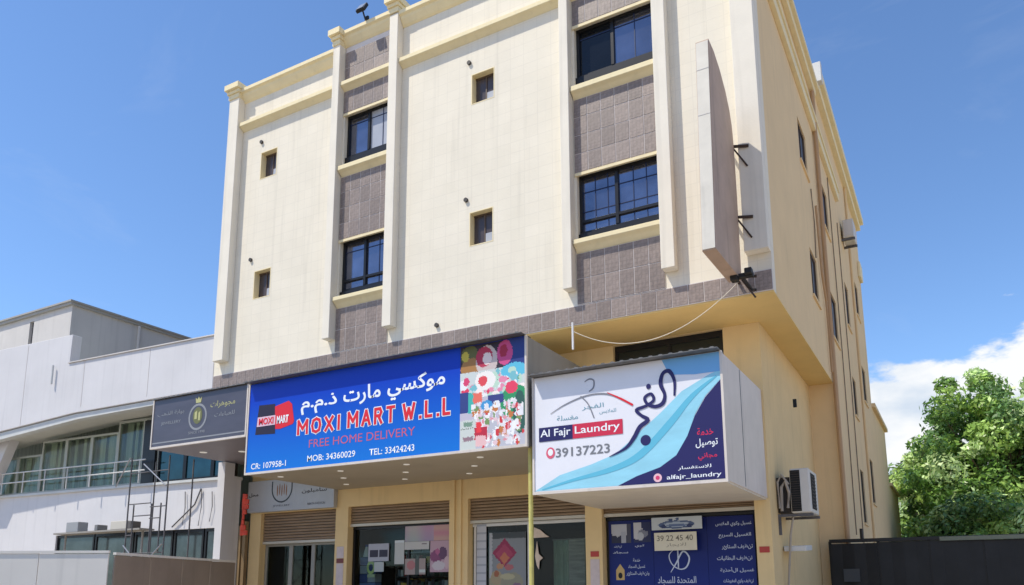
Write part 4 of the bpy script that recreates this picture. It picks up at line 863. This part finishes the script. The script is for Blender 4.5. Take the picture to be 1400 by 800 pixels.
# scaffold tower
T = thing('scaffold_tower', 'rusty tube scaffold tower in front of the low white building', 'scaffold', (-17.5, 13, 0))
SX0, SX1, SY0, SY1 = -18.05, -16.6, 12.5, 13.2
for x in (SX0, SX1):
    for yy in (SY0, SY1): build(MB().tube([(x, yy, .13), (x, yy, 4.9 if x == SX0 else 4.85)], .019), 'upright', SCAFF, T)
for z, a, b in ((3.72, SX0, SX1-.6), (3.62, SX1-.6, SX1), (3.42, SX0+.2, SX0+.9), (3.34, SX1-.6, SX1-.2), (2.95, SX0, SX0+.2), (2.5, SX0, SX1), (4.5, SX0, SX1)): build(MB().tube([(a, SY0, z), (b, SY0, z)], .014), 'ledger', SCAFF, T)
for x in (SX0+.22, SX1-.55, SX1-.2): build(MB().tube([(x, SY0, 2.5), (x, SY0, 3.7)], .018), 'rung_post', SCAFF, T)
for a, b, c, d in ((SX0, 2.7, SX1, 1.6), (SX0, 1.6, SX1, 2.7), (SX0, 4.9, SX0-.5, 4.2), (SX1-.9, 4.7, SX1, 4.1)): build(MB().tube([(a, SY0-.05, b), (c, SY0-.05, d)], .016), 'brace', STEEL, T)
# street clutter on top of the hoarding line
T = thing('stacked_crates', 'dark tubs and crates standing on the scaffold planks behind the hoarding at the far left', 'crates', (-20, 14, 2.8))
for x, w, h, c in ((-21.9, .55, .28, (150, 152, 154)), (-20.6, .14, .16, (120, 120, 120)), (-19.9, .7, .22, (196, 190, 178)), (-19.25, .22, .2, (90, 84, 80))): build(MB().box(x, x+w, 13.3, 13.6, 3.22, 3.22+h), 'crate', ink(c), T, bev=.01)
build(MB().box(-22.4, -18.6, 13.25, 13.7, 3.17, 3.215).tube([(-22.2, 13.5, .13), (-22.2, 13.5, 3.17)], .03).tube([(-18.8, 13.5, .13), (-18.8, 13.5, 3.17)], .03), 'plank', mat('grey_plank', lin((150, 146, 140)), .8), T)
# hoarding: pale face and brown receding face, board by board
T = thing('site_hoarding', 'pale street face of the plain sheet hoarding at the lower left', 'hoarding', (-14.5, 8.5, 0))
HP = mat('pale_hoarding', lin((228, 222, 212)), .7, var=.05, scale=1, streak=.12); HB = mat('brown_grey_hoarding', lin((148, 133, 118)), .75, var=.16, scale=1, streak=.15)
def boards(root, p0, p1, n, ma, h):
    p0, p1 = Vector(p0), Vector(p1); d = (p1-p0)/n; nn = Vector((d.y, -d.x)).normalized()*.03
    for k in range(n):
        a = p0+d*(k+.006); b = p0+d*(k+.994); hh = h+random.uniform(-.004, .004)
        mb = MB(); q = [(a.x, a.y), (b.x, b.y), (b.x+nn.x, b.y+nn.y), (a.x+nn.x, a.y+nn.y)]
        mb.prism(q, 'z', .01, hh); build(mb, 'board', ma, root, bev=.004)
    q = [(p0.x-nn.x*.5, p0.y-nn.y*.5), (p1.x-nn.x*.5, p1.y-nn.y*.5), (p1.x+nn.x*1.6, p1.y+nn.y*1.6), (p0.x+nn.x*1.6, p0.y+nn.y*1.6)]
    build(MB().prism(q, 'z', h+.006, h+.05), 'top_rail', HP, root)
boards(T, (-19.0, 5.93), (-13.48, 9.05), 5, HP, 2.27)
T = thing('site_hoarding', 'brown grey face of the hoarding running back beside the scaffold tower', 'hoarding', (-14.2, 11, 0))
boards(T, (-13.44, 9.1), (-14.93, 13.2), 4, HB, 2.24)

# ================================================================ RIGHT: FENCE AND TREES
T = thing('sheet_fence', 'tall black corrugated sheet fence beside the cream building', 'fence', (3, 20.3, 0))
x = -2.72; k = 0
while x < 13:
    w = 1.05; mb = MB(); n = 4
    pts = []
    for i in range(n+1): pts.append((x+.02+(w-.04)*i/n, 20.3+(.005 if i % 2 else -.005)))
    for i in range(n, -1, -1): pts.append((pts[i][0], pts[i][1]+.012))
    mb.prism(pts, 'z', .02, 2.66 if k % 3 else 2.64); build(mb, 'panel', FENCE, T, recalc=True)
    build(MB().box(x-.03, x+.03, 20.33, 20.4, .01, 2.70), 'post', BLACKFR, T)
    x += w; k += 1
build(MB().box(-2.72, 13, 20.24, 20.36, 2.665, 2.745), 'top_rail', BLACKFR, T, bev=.006); build(MB().box(-.4, 13, 20.2, 20.239, 2.64, 2.73), 'cap_strip', FTRIM, T)
build(MB().tube([(-2.0, 20.3, 2.74), (-2.0, 20.3, 2.98)], .04), 'post_stub', BLACKFR, T); build(MB().box(-2.45, -2.1, 20.22, 20.25, 1.75, 2.05), 'sign_plate', mat('dull_plate', lin((70, 72, 74)), .6), T)
tag(build(MB().prism([(15.9, 2.3), (16.6, 2.34), (16.6, 2.44), (15.9, 2.40)], 'x', -2.96, -2.55), 'wall_ledge', ALU, bev=.01), 'small white bracket shelf on the side wall beside the black fence', 'bracket')
import numpy as np
def tree(label, x, y, trunk_h, crown, seed, nclump=150, per=260, leaf=.11, tone=(1, 1, 1), group='green trees beyond the fence'):
    """crown: (cx, cy, cz, rx, ry, rz)"""
    R = np.random.default_rng(seed); t = thing('leafy_tree', label, 'tree', (x, y, 0), group)
    cx, cyy, cz, rx, ry, rz = crown
    mb = MB(); mb.tube([(x, y, 0), (x+.05, y, trunk_h*.5), (x-.05, y+.05, trunk_h), (cx, cyy, cz)], .22, 10, .08)
    D = R.normal(size=(nclump, 3)); D /= np.linalg.norm(D, axis=1)[:, None]; rad_ = R.uniform(.35, 1.0, nclump)**.6
    bump = 1+.16*np.sin(D[:, 0]*5+seed)+.14*np.cos(D[:, 2]*6+seed*2)+.1*np.sin(D[:, 1]*7)
    C = D*rad_[:, None]*bump[:, None]*np.array([rx, ry, rz])+np.array([cx, cyy, cz]); C[:, 2] = np.maximum(C[:, 2], 1.2)
    for i in range(0, nclump, 5): mb.tube([(x, y, trunk_h*.9), tuple((np.array([x, y, trunk_h])+C[i])/2+R.normal(size=3)*.25), tuple(C[i])], .06, 5, .012)
    build(mb, 'trunk', BARK, t)
    cr = R.uniform(.45, .95, nclump); idx = np.repeat(np.arange(nclump), per); n = len(idx)
    v = R.normal(size=(n, 3)); v /= np.linalg.norm(v, axis=1)[:, None]
    P = C[idx]+v*(cr[idx]*R.uniform(.3, 1.08, n)**.55)[:, None]*np.array([1, 1, .8])
    nr = v+R.normal(size=(n, 3))*.7+np.array([0, 0, .5]); nr /= np.linalg.norm(nr, axis=1)[:, None]
    a = np.cross(nr, R.normal(size=(n, 3))); a /= np.linalg.norm(a, axis=1)[:, None]; b = np.cross(nr, a)
    L = (leaf*R.uniform(.6, 1.35, n))[:, None]
    V = np.stack([P-a*L, P-b*L*.45, P+a*L, P+b*L*.45], 1).reshape(-1, 3)
    me = bpy.data.meshes.new('crown'); me.vertices.add(4*n); me.vertices.foreach_set('co', V.ravel()); me.loops.add(4*n); me.loops.foreach_set('vertex_index', np.arange(4*n))
    me.polygons.add(n); me.polygons.foreach_set('loop_start', np.arange(n)*4); me.polygons.foreach_set('loop_total', np.full(n, 4)); me.update()
    base = np.array([lin((84, 112, 46)), lin((112, 136, 62)), lin((66, 92, 44)), lin((140, 158, 100))])
    cc = base[R.integers(0, 4, nclump)][idx]*R.uniform(.55, 1.45, n)[:, None]*np.array(tone)
    at = me.color_attributes.new('print', 'FLOAT_COLOR', 'CORNER'); buf = np.ones((4*n, 4)); buf[:, :3] = np.repeat(cc, 4, 0); at.data.foreach_set('color', buf.ravel())
    me.materials.append(LEAFM); me.validate(); link('crown', me, t)
tree('biggest leafy tree with a broad dense crown right of the cream building', 2.0, 41, 3.5, (1.9, 41, 6.3, 4.6, 3.6, 4.0), 3, 300, 220, leaf=.13, tone=(2.2, 2.15, 2.5))
tree('darker leafy tree squeezed against the rear end of the cream building', -.4, 46.5, 3, (-.5, 46.5, 4.9, 2.4, 2.4, 3.9), 5, 130, 220, leaf=.15, tone=(1.7, 1.75, 1.9))
tree('lower bushy tree just behind the black fence', .9, 36, 2, (.9, 36.5, 3.3, 3.1, 1.8, 1.7), 8, 120, 210, leaf=.12, tone=(2.1, 2.05, 2.4))
tree('taller tree at the right edge of the photo behind the broad crown', 5.6, 44, 4, (5.3, 44, 7.2, 4.1, 3.2, 4.5), 11, 200, 220, leaf=.15, tone=(1.9, 1.9, 2.2))
print('ALL', len(bpy.data.objects))
